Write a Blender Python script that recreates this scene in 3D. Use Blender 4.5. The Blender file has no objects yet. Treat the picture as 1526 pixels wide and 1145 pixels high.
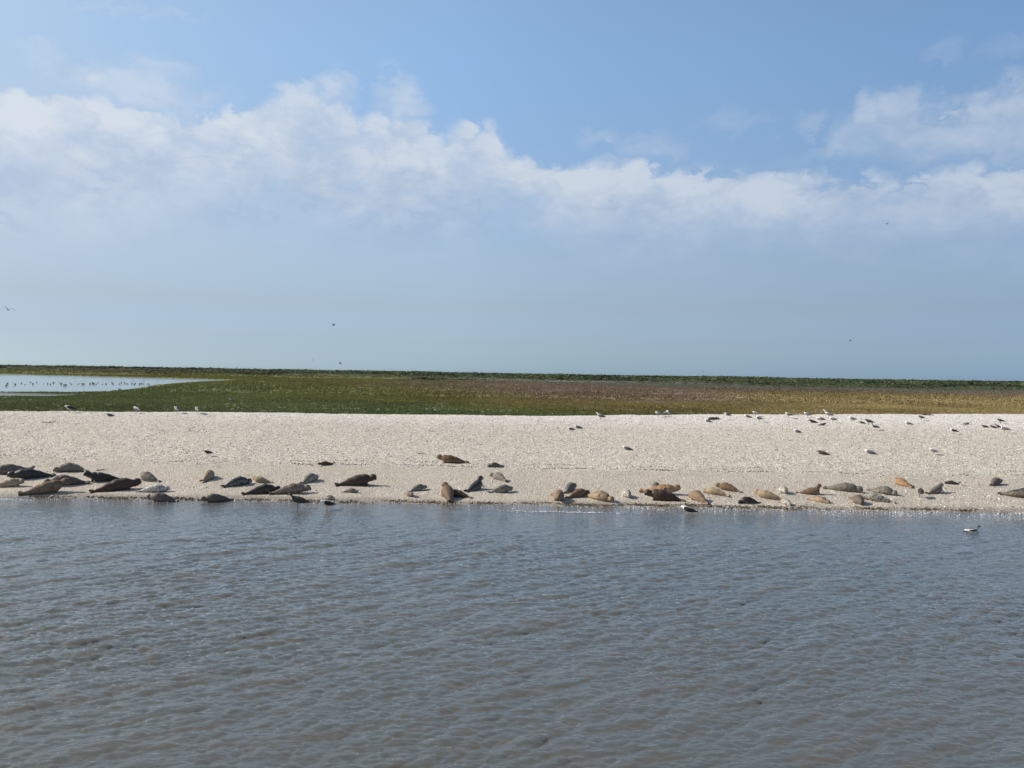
import bpy, math, random
import numpy as np
from mathutils import Matrix, Vector

# ------------------------------------------------------------------ camera, sky, sun
S = bpy.context.scene
COL = S.collection
random.seed(7)
R = math.radians
HCAM = 4.6
cam_d = bpy.data.cameras.new('camera')
cam_d.sensor_width = 36.0
cam_d.lens = 36.0*1200/1526
cam_d.clip_start = 0.1
cam_d.clip_end = 40000
cam = bpy.data.objects.new('camera', cam_d)
COL.objects.link(cam)
cam.matrix_world = Matrix.Translation((0, 0, HCAM)) @ Matrix.Rotation(R(90-0.9), 4, 'X') @ Matrix.Rotation(R(0.945), 4, 'Z')
S.camera = cam
CM = cam.matrix_world.to_3x3()
S.view_settings.view_transform = 'Standard'
S.view_settings.look = 'None'
S.view_settings.exposure = 0.45
S.view_settings.gamma = 1
S.view_settings.use_curve_mapping = False

SUN_EL, SUN_AZ = 34.0, -80.0          # azimuth clockwise from +Y (straight ahead)
sdir = Vector((math.sin(R(SUN_AZ))*math.cos(R(SUN_EL)), math.cos(R(SUN_AZ))*math.cos(R(SUN_EL)), math.sin(R(SUN_EL))))
sun_d = bpy.data.lights.new('sun', 'SUN')
sun_d.energy = 4.2
sun_d.angle = R(0.6)
sun_d.color = (1.0, 0.93, 0.83)
sun = bpy.data.objects.new('sun', sun_d)
COL.objects.link(sun)
sun.rotation_euler = sdir.to_track_quat('Z', 'Y').to_euler()


def ray(u, v):
    d = CM @ Vector(((u-763)/1200.0, -(v-572.5)/1200.0, -1.0))
    return d.normalized()


class NT:
    """small helper to write node maths as calls"""
    def __init__(s, tree):
        s.t = tree
    def n(s, typ, **kw):
        nd = s.t.nodes.new(typ)
        for k, v in kw.items():
            setattr(nd, k, v)
        return nd
    def put(s, sock, v):
        if isinstance(v, bpy.types.NodeSocket):
            s.t.links.new(v, sock)
        else:
            sock.default_value = v
    def m(s, op, a, b=0.0, c=0.0, clamp=False):
        nd = s.n('ShaderNodeMath', operation=op, use_clamp=clamp)
        s.put(nd.inputs[0], a); s.put(nd.inputs[1], b); s.put(nd.inputs[2], c)
        return nd.outputs[0]
    def sm(s, x, lo, hi):
        nd = s.n('ShaderNodeMapRange', interpolation_type='SMOOTHSTEP')
        s.put(nd.inputs['Value'], x); s.put(nd.inputs['From Min'], lo); s.put(nd.inputs['From Max'], hi)
        return nd.outputs[0]
    def mix(s, f, a, b, mode='MIX'):
        nd = s.n('ShaderNodeMix', data_type='RGBA', blend_type=mode)
        s.put(nd.inputs[0], f)
        for i, v in ((6, a), (7, b)):
            if isinstance(v, (tuple, list)) and len(v) == 3:
                v = (*v, 1)
            s.put(nd.inputs[i], v)
        return nd.outputs[2]
    def noise(s, vec, scale, detail=4, rough=0.55, lac=2.0, dist=0.0, out=0):
        nd = s.n('ShaderNodeTexNoise')
        if vec is not None:
            s.put(nd.inputs['Vector'], vec)
        nd.inputs['Scale'].default_value = scale
        nd.inputs['Detail'].default_value = detail
        nd.inputs['Roughness'].default_value = rough
        nd.inputs['Lacunarity'].default_value = lac
        nd.inputs['Distortion'].default_value = dist
        return nd.outputs[out]
    def vmul(s, v, k):
        nd = s.n('ShaderNodeVectorMath', operation='MULTIPLY')
        s.put(nd.inputs[0], v); nd.inputs[1].default_value = k
        return nd.outputs[0]
    def ramp(s, f, stops, interp='LINEAR'):
        nd = s.n('ShaderNodeValToRGB')
        cr = nd.color_ramp
        cr.interpolation = interp
        while len(cr.elements) < len(stops):
            cr.elements.new(0.5)
        for e, (p, c) in zip(cr.elements, stops):
            e.position = p
            e.color = (*c, 1) if len(c) == 3 else c
        s.put(nd.inputs[0], f)
        return nd.outputs[0]


def build_world():
    w = bpy.data.worlds.new('World')
    S.world = w
    w.use_nodes = True
    w.cycles.sampling_method = 'MANUAL'
    w.cycles.sample_map_resolution = 512
    t = w.node_tree
    t.nodes.clear()
    N = NT(t)
    STR = 0.1
    sky = N.n('ShaderNodeTexSky', sky_type='NISHITA')
    sky.sun_disc = False
    sky.sun_elevation = R(SUN_EL)
    sky.sun_rotation = R(SUN_AZ)
    sky.air_density = 1.0
    sky.dust_density = 1.2
    sky.ozone_density = 1.5
    tc = N.n('ShaderNodeTexCoord')
    d = tc.outputs['Generated']
    sp = N.n('ShaderNodeSeparateXYZ')
    t.links.new(d, sp.inputs[0])
    x, y, z = sp.outputs
    az = N.m('ARCTAN2', x, y)
    el = N.m('ARCSINE', z)
    # thin marine haze over the clear sky: a tone by elevation
    eln = N.m('DIVIDE', el, 1.5708)
    tint = N.ramp(eln, [(0.0, (1.0, 1.42, 2.15)), (0.0045, (0.875, 1.26, 1.98)), (0.010, (0.77, 1.06, 1.67)), (0.015, (0.71, 0.96, 1.48)),
                        (0.023, (0.67, 0.84, 1.26)), (0.033, (0.67, 0.79, 1.13)), (0.05, (0.72, 0.765, 0.935)), (0.086, (0.91, 0.90, 0.97)),
                        (0.23, (1.22, 1.34, 1.36)), (0.30, (1.34, 1.42, 1.38)), (0.55, (1.1, 1.15, 1.15)), (1.0, (1.0, 1.0, 1.0))])
    azt = N.ramp(N.m('DIVIDE', N.m('ADD', az, 0.8), 1.6), [(0.0, (0.88, 0.80, 0.71)), (0.15, (0.90, 0.83, 0.76)), (0.30, (0.96, 0.92, 0.88)), (0.45, (1.0, 1.0, 1.0)),
                 (0.65, (0.97, 0.97, 0.98)), (0.85, (0.83, 0.86, 0.90)), (1.0, (0.82, 0.85, 0.9))])
    azl = N.ramp(N.m('DIVIDE', N.m('ADD', az, 0.8), 1.6), [(0.0, (0.72, 0.76, 0.79)), (0.15, (0.75, 0.78, 0.81)), (0.45, (1.0, 1.0, 1.0)),
                 (0.65, (0.96, 0.96, 0.98)), (0.85, (0.80, 0.84, 0.90)), (1.0, (0.79, 0.83, 0.9))])
    azt = N.mix(N.sm(el, 0.05, 0.22), azl, azt)
    tint = N.mix(1.0, tint, azt, 'MULTIPLY')
    base = N.mix(1.0, sky.outputs[0], tint, 'MULTIPLY')
    # clouds: two noise-warped banks and a few puffs, written in azimuth and elevation
    dn = N.vmul(d, (1, 1, 1.6))
    n1 = N.m('SUBTRACT', N.noise(dn, 5.0, 4, 0.6), 0.5)
    n2 = N.m('SUBTRACT', N.noise(dn, 17.0, 5, 0.62), 0.5)
    vo = N.n('ShaderNodeTexVoronoi', feature='F1'); wv = N.n('ShaderNodeCombineXYZ')
    for i_, q_ in enumerate((n2, n1, n2)):
        N.put(wv.inputs[i_], N.m('MULTIPLY', q_, 0.16))
    va = N.n('ShaderNodeVectorMath', operation='ADD'); N.put(va.inputs[0], N.vmul(d, (1, 1, 1.3))); N.put(va.inputs[1], wv.outputs[0])
    N.put(vo.inputs['Vector'], va.outputs[0])
    vo.inputs['Scale'].default_value = 19; vo.inputs['Detail'].default_value = 1.0; vo.inputs['Roughness'].default_value = 0.5
    vp = N.m('SUBTRACT', N.m('MULTIPLY', N.m('POWER', vo.outputs['Distance'], 2.0), 0.9), 0.30)
    n3 = N.m('SUBTRACT', N.noise(N.vmul(d, (1.3, 1.3, 2.6)), 9.0, 5, 0.62, dist=0.3), 0.5)
    e1 = N.m('ADD', N.m('ADD', el, N.m('MULTIPLY', n1, 0.035)), N.m('ADD', N.m('MULTIPLY', n2, 0.034), N.m('MULTIPLY', vp, 0.020)))
    a1 = N.m('ADD', N.m('ADD', az, N.m('MULTIPLY', n3, 0.020)), N.m('MULTIPLY', n2, -0.02))
    A0, A1, EM = -0.75, 0.75, 0.5

    def curve(pts, src):
        nd = N.n('ShaderNodeFloatCurve')
        c = nd.mapping.curves[0]
        q = []
        for u, v in pts:
            r = ray(u, v)
            q.append(((math.atan2(r.x, r.y)-A0)/(A1-A0), math.asin(r.z)/EM))
        q = [(0.0, q[0][1])] + q + [(1.0, q[-1][1])]
        while len(c.points) < len(q):
            c.points.new(0.5, 0.5)
        q.sort()
        for p, (px, py) in zip(c.points, q):
            p.location = (px, py)
            p.handle_type = 'VECTOR'
        nd.mapping.update()
        f = N.m('DIVIDE', N.m('SUBTRACT', src, A0), A1-A0, clamp=True)
        N.put(nd.inputs['Value'], f)
        return N.m('MULTIPLY', nd.outputs[0], EM)
    topA = curve([(0, 112), (80, 114), (140, 124), (200, 135), (260, 152), (300, 160), (345, 145), (400, 136),
                  (440, 126), (470, 124), (500, 132), (520, 150), (536, 180), (560, 166),
                  (600, 160), (634, 172), (650, 190), (662, 202), (682, 184), (704, 176),
                  (735, 178), (752, 205), (790, 224), (860, 230), (935, 228), (1000, 242), (1100, 238), (1200, 250),
                  (1300, 252), (1380, 246), (1526, 240)], a1)
    botA = curve([(0, 325), (120, 330), (220, 325), (330, 305), (400, 300), (470, 318), (560, 318), (620, 345),
                  (700, 345), (760, 300), (830, 335), (900, 352), (1010, 358), (1100, 335), (1250, 345),
                  (1400, 340), (1526, 350)], a1)
    dA = N.m('SUBTRACT', topA, e1)
    fA = N.m('MULTIPLY', N.sm(dA, -0.004, 0.016), N.sm(N.m('SUBTRACT', e1, botA), -0.05, 0.05))
    topC = curve([(1150, 230), (1225, 200), (1245, 172), (1272, 162), (1280, 130), (1290, 118), (1345, 122), (1400, 126),
                  (1470, 106), (1526, 90), (1600, 80)], a1)
    botC = curve([(1150, 232), (1260, 214), (1400, 232), (1526, 236)], a1)
    fC = N.m('MULTIPLY', N.sm(N.m('SUBTRACT', topC, e1), -0.008, 0.030), N.sm(N.m('SUBTRACT', e1, botC), -0.020, 0.03))
    fC = N.m('MULTIPLY', fC, 0.75)
    dens = N.m('MAXIMUM', fA, fC)

    def puff(u, v, ru, rv, k, soft=1.0):
        r = ray(u, v)
        ax, ex = math.atan2(r.x, r.y), math.asin(r.z)
        p = N.m('POWER', N.m('ABSOLUTE', N.m('DIVIDE', N.m('SUBTRACT', a1, ax), ru/1200)), 2)
        q = N.m('POWER', N.m('ABSOLUTE', N.m('DIVIDE', N.m('SUBTRACT', e1, ex), rv/1200)), 2)
        g = N.m('SUBTRACT', 1.0, N.m('ADD', p, q))
        g = N.m('ADD', g, N.m('MULTIPLY', n2, 2.2))
        return N.m('MULTIPLY', N.sm(g, 0.0, soft+0.6), k)
    for a in [(1208, 170, 34, 14, .36), (892, 196, 44, 16, .42), (970, 212, 70, 24, .42), (1095, 174, 80, 18, .25),
              (1410, 68, 38, 11, .25), (1500, 62, 60, 14, .22), (110, 92, 80, 36, .8), (215, 118, 120, 44, .7), (250, 98, 70, 16, .6),
              (496, 136, 40, 42, .95), (514, 112, 26, 14, .8), (592, 134, 48, 44, 1.0), (602, 180, 62, 44, .9), (702, 200, 52, 30, .6), (200, 5, 120, 9, .25), (200, 338, 260, 12, .28), (60, 345, 110, 14, .22), (430, 288, 50, 20, .3)]:
        dens = N.m('MAXIMUM', dens, puff(*a))
    # cloud cover all round the rest of the sky, so that it goes on outside the picture
    other = N.m('MULTIPLY', N.sm(N.m('ADD', n1, N.m('MULTIPLY', n3, 0.4)), 0.03, 0.2), 0.6)
    front = N.m('MULTIPLY', N.sm(N.m('ABSOLUTE', az), 0.62, 0.9), N.sm(el, 0.05, 0.2))
    high = N.sm(el, 0.46, 0.62)
    dens = N.m('MAXIMUM', dens, N.m('MULTIPLY', other, N.m('MAXIMUM', front, high)))
    tex = N.m('ADD', N.m('MULTIPLY', n3, 1.6), N.m('MULTIPLY', n1, 1.0))
    alpha = N.m('MULTIPLY', dens, N.m('ADD', 0.90, N.m('MULTIPLY', tex, 0.80)), clamp=True)
    lit = N.m('ADD', 0.42, N.m('ADD', N.m('ADD', N.m('MULTIPLY', n3, 1.9), N.m('MULTIPLY', vp, -0.5)), N.m('MULTIPLY', N.sm(dA, 0.13, 0.0), 0.62)), clamp=True)
    ccol = N.mix(lit, (3.10, 3.92, 5.15), (4.95, 5.45, 6.10))
    side = N.ramp(N.m('DIVIDE', N.m('ADD', az, 0.8), 1.6), [(0.0, (1.04, 1.03, 1.02)), (0.5, (0.89, 0.905, 0.925)), (1.0, (0.69, 0.75, 0.83))])
    ccol = N.mix(1.0, ccol, side, 'MULTIPLY')
    fin = N.mix(alpha, base, ccol)
    bg = N.n('ShaderNodeBackground')
    t.links.new(fin, bg.inputs[0])
    bg.inputs[1].default_value = STR
    o = N.n('ShaderNodeOutputWorld')
    t.links.new(bg.outputs[0], o.inputs[0])


build_world()

# ------------------------------------------------------------------ numeric helpers
rng = np.random.default_rng(11)
_T = rng.random((256, 256))


def vnoise(x, y, seed=0):
    x = np.asarray(x, float) + seed*37.17
    y = np.asarray(y, float) + seed*91.73
    xi = np.floor(x).astype(int); yi = np.floor(y).astype(int)
    fx = x-xi; fy = y-yi
    fx = fx*fx*(3-2*fx); fy = fy*fy*(3-2*fy)
    a = _T[xi & 255, yi & 255]; b = _T[(xi+1) & 255, yi & 255]
    c = _T[xi & 255, (yi+1) & 255]; d = _T[(xi+1) & 255, (yi+1) & 255]
    return (a*(1-fx)+b*fx)*(1-fy)+(c*(1-fx)+d*fx)*fy - 0.5


def fbm(x, y, oct=4, seed=0, g=0.5):
    r = 0; a = 1.0; f = 1.0
    for i in range(oct):
        r = r + a*vnoise(x*f, y*f, seed+i*3)
        a *= g; f *= 2.03
    return r


def sstep(x, a, b):
    t = np.clip((x-a)/(b-a), 0, 1)
    return t*t*(3-2*t)


SHORE = 27.6
POND = np.array([(-900, 98), (-200, 101), (-76, 106), (-67, 112), (-66, 118), (-82, 121), (-84, 125), (-72, 130), (-69, 139), (-78, 167), (-87, 204), (-94, 240), (-93, 278),
                 (-160, 310), (-212, 332), (-900, 342)], float)


def pond_sd(x, y):
    """negative inside the lagoon"""
    x = x + 4*fbm(x/30, y/30, 3, 5); y = y + 2.5*fbm(x/14, y/14, 3, 9)
    best = np.full(np.shape(x), 1e9)
    ins = np.zeros(np.shape(x), bool)
    n = len(POND)
    for i in range(n):
        x1, y1 = POND[i]; x2, y2 = POND[(i+1) % n]
        dx, dy = x2-x1, y2-y1
        t = np.clip(((x-x1)*dx+(y-y1)*dy)/(dx*dx+dy*dy), 0, 1)
        best = np.minimum(best, np.hypot(x-x1-t*dx, y-y1-t*dy))
        c = ((y1 > y) != (y2 > y)) & (x < dx*(y-y1)/(dy+1e-12)+x1)
        ins ^= c
    return np.where(ins, -best, best)


def crest(x):
    yc = 57+0.14*np.clip(x, -80, 80)
    zc = np.interp(x, [-33, -16, 2, 18, 40], [1.55, 1.57, 1.53, 1.78, 1.99])
    return yc, zc


def hfun(x, y, fine=True):
    x = np.asarray(x, float); y = np.asarray(y, float)
    yc, zc = crest(x)
    sh = SHORE+0.16*fbm(x/2.2, x*0, 3, 2)+0.5*fbm(x/14, x*0, 2, 4)*0.5
    t = (y-sh)/(yc-sh)
    up = zc*t
    up = up + 0.05*np.sin(np.clip((y-sh)/9, 0, 1)*math.pi)*1.0
    up = np.where(t < 0, np.maximum((y-sh)*0.07, -2.5), up)
    down = zc - (y-yc)*0.17
    sd = pond_sd(x, y)
    marsh = 0.28+0.10*fbm(x/9, y/9, 3, 7)
    marsh = np.where(sd < 12, np.minimum(marsh, 0.025*sd+0.01), marsh)
    marsh = np.maximum(marsh, -0.5)
    dune = 1.50*sstep(y, 430, 600)*(1+0.55*fbm(x/60, y/40, 4, 12))+0.5*sstep(y, 330, 450)
    dune = dune*(1-sstep(y, 640, 720))
    marsh = marsh+dune - 4*sstep(y, 670, 780)
    # smooth minimum of the two bank faces, then the marsh behind
    k = 0.10
    mn = -np.log(np.exp(-up/k)+np.exp(-np.minimum(down, 40)/k)*1.0+1e-300)*k
    mn = np.where(y < yc-6, up, mn)
    w = sstep(y, yc+4, yc+9)
    bank = np.maximum(mn, -2.5)
    h = np.where(y < yc+1, bank, np.maximum(bank, 0)*(1-w)+marsh*w)
    if fine:
        dry = sstep(y, sh, sh+0.8)*(1-sstep(y, yc+3, yc+8))
        rough = 0.4+0.6*sstep(y+0.8*fbm(x/3, y/3, 2, 40), 33.6, 35.6)
        h = h+dry*(0.05*fbm(x/2.5, y/2.5, 2, 21)+0.05*fbm(x/11, y/1.6, 3, 23)+0.040*rough*fbm(x/0.33, y/0.33, 3, 31))
    return h


YS = np.concatenate([np.linspace(14, 62, 2401), np.linspace(62.1, 640, 5000)])


def at(u, v):
    """where the sight line through a picture point meets the ground or the water"""
    d = ray(u, v)
    k = YS/d.y
    X = d.x*k; Z = HCAM+d.z*k
    H = np.maximum(hfun(X, YS, False), 0.0)
    hit = np.nonzero(Z <= H)[0]
    i = hit[0] if len(hit) else len(YS)-1
    if i > 0:
        a = (Z[i-1]-H[i-1]); b = (H[i]-Z[i]); f = a/(a+b+1e-9)
        yy = YS[i-1]+(YS[i]-YS[i-1])*f
    else:
        yy = YS[0]
    kk = yy/d.y
    xx = d.x*kk
    return Vector((xx, yy, max(0.0, float(hfun(np.array([xx]), np.array([yy]))[0]))))


def mesh_np(name, verts, faces, col=None, smooth=True, attrs=None):
    me = bpy.data.meshes.new(name)
    verts = np.asarray(verts, np.float32); faces = np.asarray(faces, np.int32)
    nv, nf, k = len(verts), len(faces), faces.shape[1]
    me.vertices.add(nv); me.vertices.foreach_set('co', verts.ravel())
    me.loops.add(nf*k); me.loops.foreach_set('vertex_index', faces.ravel())
    me.polygons.add(nf)
    me.polygons.foreach_set('loop_start', np.arange(nf, dtype=np.int32)*k)
    me.polygons.foreach_set('use_smooth', np.full(nf, smooth))
    me.update(calc_edges=True)
    if col is not None:
        ca = me.color_attributes.new('col', 'FLOAT_COLOR', 'POINT')
        c = np.ones((nv, 4), np.float32); c[:, :3] = col
        ca.data.foreach_set('color', c.ravel())
    for k_, a in (attrs or {}).items():
        at_ = me.attributes.new(k_, 'FLOAT', 'POINT')
        at_.data.foreach_set('value', np.asarray(a, np.float32))
    return me


def grid_faces(nr, nc):
    i = np.arange((nr-1)*(nc-1)); r = i//(nc-1); c = i % (nc-1)
    a = r*nc+c
    return np.stack([a, a+1, a+nc+1, a+nc], 1)


def link(name, me, mat=None, parent=None, **props):
    o = bpy.data.objects.new(name, me)
    COL.objects.link(o)
    if mat is not None and me is not None and not me.materials:
        me.materials.append(mat)
    if parent is not None:
        o.parent = parent
    for k, v in props.items():
        if v is not None:
            o[k] = v
    return o


def material(name):
    m = bpy.data.materials.new(name)
    m.use_nodes = True
    t = m.node_tree
    b = t.nodes['Principled BSDF']
    return m, NT(t), b


# ------------------------------------------------------------------ ground materials
def mat_bank():
    m, N, b = material('shell_sand')
    g = N.n('ShaderNodeNewGeometry').outputs['Position']
    sp = N.n('ShaderNodeSeparateXYZ'); N.put(sp.inputs[0], g)
    big = N.noise(g, 0.55, 4, 0.6)
    yy = N.m('ADD', sp.outputs[1], N.m('MULTIPLY', N.m('SUBTRACT', big, 0.5), 3.0))
    shelly = N.sm(yy, 33.9, 36.2)
    top = N.sm(yy, 47.0, 58.0)
    sand = N.mix(N.noise(g, 1.3, 5, 0.65), (0.350, 0.303, 0.243), (0.455, 0.403, 0.335))
    shell = N.mix(N.noise(g, 0.8, 5, 0.65), (0.445, 0.395, 0.325), (0.57, 0.515, 0.435))
    crestc = N.mix(N.noise(g, 1.0, 4, 0.6), (0.62, 0.58, 0.52), (0.76, 0.72, 0.67))
    c = N.mix(shelly, sand, shell)
    c = N.mix(top, c, crestc)
    gv = N.vmul(g, (1, 1, 0.3))
    # shell fragments as flecks; the darker flecks also paint in small shadows
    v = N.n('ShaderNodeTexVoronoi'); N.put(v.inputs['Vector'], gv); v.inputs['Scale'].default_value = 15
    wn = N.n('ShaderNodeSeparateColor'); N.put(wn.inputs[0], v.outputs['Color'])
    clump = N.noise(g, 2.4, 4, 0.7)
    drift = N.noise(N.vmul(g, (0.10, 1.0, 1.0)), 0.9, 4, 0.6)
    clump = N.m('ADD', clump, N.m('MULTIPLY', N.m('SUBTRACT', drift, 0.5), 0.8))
    amt = N.m('ADD', 0.35, N.m('MULTIPLY', shelly, 0.65))
    white = N.m('MULTIPLY', N.sm(N.m('ADD', wn.outputs[0], N.m('MULTIPLY', N.m('SUBTRACT', clump, .5), 0.7)), 0.74, 0.84), amt)
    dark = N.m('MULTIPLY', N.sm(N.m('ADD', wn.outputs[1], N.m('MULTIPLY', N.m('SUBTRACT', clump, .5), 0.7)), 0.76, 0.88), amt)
    c = N.mix(N.m('MULTIPLY', white, 0.85), c, (0.78, 0.73, 0.65))
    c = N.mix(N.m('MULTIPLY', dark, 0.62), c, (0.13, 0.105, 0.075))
    # damp strip along the water
    h = N.m('ADD', sp.outputs[2], N.m('MULTIPLY', N.m('SUBTRACT', N.noise(g, 3.0, 3, .6), .5), 0.05))
    wet = N.sm(h, 0.07, 0.015)
    c = N.mix(N.m('MULTIPLY', wet, 0.75), c, N.mix(1.0, c, (0.5, 0.47, 0.43), 'MULTIPLY'))
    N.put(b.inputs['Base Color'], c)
    N.put(b.inputs['Roughness'], N.m('SUBTRACT', 0.92, N.m('MULTIPLY', wet, 0.45)))
    b.inputs['Specular IOR Level'].default_value = 0.25
    bp = N.n('ShaderNodeBump'); bp.inputs['Strength'].default_value = 1.0; bp.inputs['Distance'].default_value = 0.06
    hh = N.m('ADD', N.m('MULTIPLY', N.noise(g, 9, 6, 0.7), N.m('ADD', 0.4, shelly)), N.m('MULTIPLY', v.outputs['Distance'], -0.5))
    N.put(bp.inputs['Height'], hh)
    N.put(b.inputs['Normal'], bp.outputs[0])
    return m


def mat_attr(name, rough=0.9, nscale=3.0, amp=0.35, trans=0.0, bump=0.0):
    m, N, b = material(name)
    ca = N.n('ShaderNodeVertexColor'); ca.layer_name = 'col'
    g = N.n('ShaderNodeNewGeometry').outputs['Position']
    nz = N.noise(g, nscale, 5, 0.65)
    k = N.m('ADD', 1-amp, N.m('MULTIPLY', nz, 2*amp))
    cc = N.n('ShaderNodeCombineColor')
    for i in range(3):
        N.put(cc.inputs[i], k)
    c = N.mix(1.0, ca.outputs[0], cc.outputs[0], 'MULTIPLY')
    N.put(b.inputs['Base Color'], c)
    b.inputs['Roughness'].default_value = rough
    b.inputs['Specular IOR Level'].default_value = 0.15
    if bump:
        bp = N.n('ShaderNodeBump'); bp.inputs['Strength'].default_value = 0.6; bp.inputs['Distance'].default_value = bump
        N.put(bp.inputs['Height'], nz); N.put(b.inputs['Normal'], bp.outputs[0])
    if trans:
        tr = N.n('ShaderNodeBsdfTranslucent'); N.put(tr.inputs[0], c)
        mx = N.n('ShaderNodeMixShader'); mx.inputs[0].default_value = trans
        N.put(mx.inputs[1], b.outputs[0]); N.put(mx.inputs[2], tr.outputs[0])
        out = m.node_tree.nodes['Material Output']
        N.put(out.inputs[0], mx.outputs[0])
    return m


def mat_water():
    m, N, b = material('turbid_water')
    g = N.n('ShaderNodeNewGeometry').outputs['Position']
    sp = N.n('ShaderNodeSeparateXYZ'); N.put(sp.inputs[0], g)
    yy = N.m('ADD', sp.outputs[1], N.m('MULTIPLY', N.m('SUBTRACT', N.noise(g, 0.35, 4, 0.6), 0.5), 2.2))
    shal = N.m('MULTIPLY', N.sm(yy, 25.2, 27.6), N.sm(sp.outputs[1], 60.0, 40.0))
    silt_and_face_tint = N.noise(N.vmul(g, (0.5, 1, 1)), 0.25, 4, 0.6)
    c = N.mix(silt_and_face_tint, (0.076, 0.089, 0.089), (0.088, 0.097, 0.094))
    sl = N.n('ShaderNodeAttribute', attribute_name='silt_and_face_tint')
    c = N.mix(sl.outputs['Fac'], c, (0.105, 0.090, 0.066))  # weaker reflection on the wave faces, put into the body colour as brown
    c = N.mix(N.m('MULTIPLY', shal, 0.8), c, (0.115, 0.102, 0.086))
    far = N.m('SUBTRACT', 1.0, N.m('MULTIPLY', N.sm(sp.outputs[1], 26.0, 28.5), 0.5))
    b1 = N.n('ShaderNodeBump'); b1.inputs['Distance'].default_value = 0.02
    N.put(b1.inputs['Strength'], N.m('MULTIPLY', far, 0.90))
    gs = N.n('ShaderNodeMapping'); N.put(gs.inputs[0], g); gs.inputs['Rotation'].default_value = (0, 0, R(-25)); gs.inputs['Scale'].default_value = (0.55, 1.5, 1)
    r1 = N.m('ABSOLUTE', N.m('SUBTRACT', N.noise(gs.outputs[0], 4.5, 2, 0.5), 0.5))
    N.put(b1.inputs['Height'], N.m('ADD', N.noise(gs.outputs[0], 7.0, 5, 0.60), N.m('MULTIPLY', r1, -1.6)))
    # silt-laden body seen through the surface (its light does not follow the ripples) under a clear reflecting surface
    df = N.n('ShaderNodeBsdfDiffuse'); N.put(df.inputs['Color'], c)
    up = N.n('ShaderNodeCombineXYZ'); up.inputs[2].default_value = 1.0
    gn = N.n('ShaderNodeNewGeometry').outputs['Normal']
    vm = N.n('ShaderNodeVectorMath', operation='ADD'); N.put(vm.inputs[0], N.vmul(gn, (0.22,)*3)); N.put(vm.inputs[1], up.outputs[0])
    vn = N.n('ShaderNodeVectorMath', operation='NORMALIZE'); N.put(vn.inputs[0], vm.outputs[0])
    N.put(df.inputs['Normal'], vn.outputs[0])
    gl = N.n('ShaderNodeBsdfGlossy'); gl.inputs['Roughness'].default_value = 0.03; gl.inputs['Color'].default_value = (1, 1, 1, 1)
    N.put(gl.inputs['Normal'], b1.outputs[0])
    fr = N.n('ShaderNodeFresnel'); fr.inputs['IOR'].default_value = 1.46; N.put(fr.inputs['Normal'], b1.outputs[0])
    mx = N.n('ShaderNodeMixShader'); N.put(mx.inputs[0], fr.outputs[0]); N.put(mx.inputs[1], df.outputs[0]); N.put(mx.inputs[2], gl.outputs[0])
    N.put(m.node_tree.nodes['Material Output'].inputs[0], mx.outputs[0])
    return m


M_BANK = mat_bank()
M_MARSH = mat_attr('marsh_ground', 0.95, 0.6, 0.35, bump=0.25)
M_GRASS = mat_attr('marsh_grass', 0.85, 2.2, 0.35, trans=0.3)
M_SHRUB = mat_attr('shrub_leaves', 0.85, 1.0, 0.4, trans=0.15)
M_SHELL = mat_attr('shell_fragments', 0.6, 40, 0.12)
M_WRACK = mat_attr('seaweed', 0.7, 20, 0.3)
M_WATER = mat_water()

# ------------------------------------------------------------------ colours of the marsh by distance and bearing
GREEN = (0.110, 0.134, 0.053); DGREEN = (0.088, 0.110, 0.044); OLIVE = (0.145, 0.145, 0.046); BROWN = (0.155, 0.130, 0.058)
GOLD = (0.272, 0.215, 0.098); PURP = (0.205, 0.150, 0.110); LAV = (0.150, 0.152, 0.118); DUN = (0.066, 0.082, 0.038)
TAUPE = (0.088, 0.086, 0.050); OCH = (0.200, 0.160, 0.060); DKS = (0.022, 0.032, 0.022); PBR = (0.150, 0.118, 0.086)
ZB = np.array([-0.64, -0.40, -0.20, 0.03, 0.20, 0.34, 0.64])          # bearing x/y
ZY = np.array([62, 74, 90, 115, 150, 190, 240, 300, 380, 460, 560, 640])
ZT = np.array([
    [DGREEN, DGREEN, DGREEN, DGREEN, DGREEN, OLIVE, BROWN],
    [GREEN, GREEN, GREEN, GREEN, GREEN, OCH, OCH],
    [GREEN, GREEN, GREEN, OLIVE, BROWN, OCH, GOLD],
    [GREEN, GREEN, OLIVE, OCH, OCH, GOLD, GOLD],
    [GREEN, GREEN, OLIVE, BROWN, PURP, GOLD, GOLD],
    [GREEN, OLIVE, OLIVE, PURP, PURP, OCH, GOLD],
    [GREEN, OLIVE, BROWN, PURP, PURP, PBR, PURP],
    [GREEN, OLIVE, OLIVE, PURP, LAV, LAV, LAV],
    [OLIVE, OLIVE, OLIVE, LAV, LAV, DUN, DUN],
    [TAUPE, TAUPE, TAUPE, DUN, DUN, DUN, DUN],
    [TAUPE, TAUPE, DUN, DUN, DUN, DUN, DUN],
    [TAUPE, DKS, DKS, DKS, DKS, DKS, DKS]], float)


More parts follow.
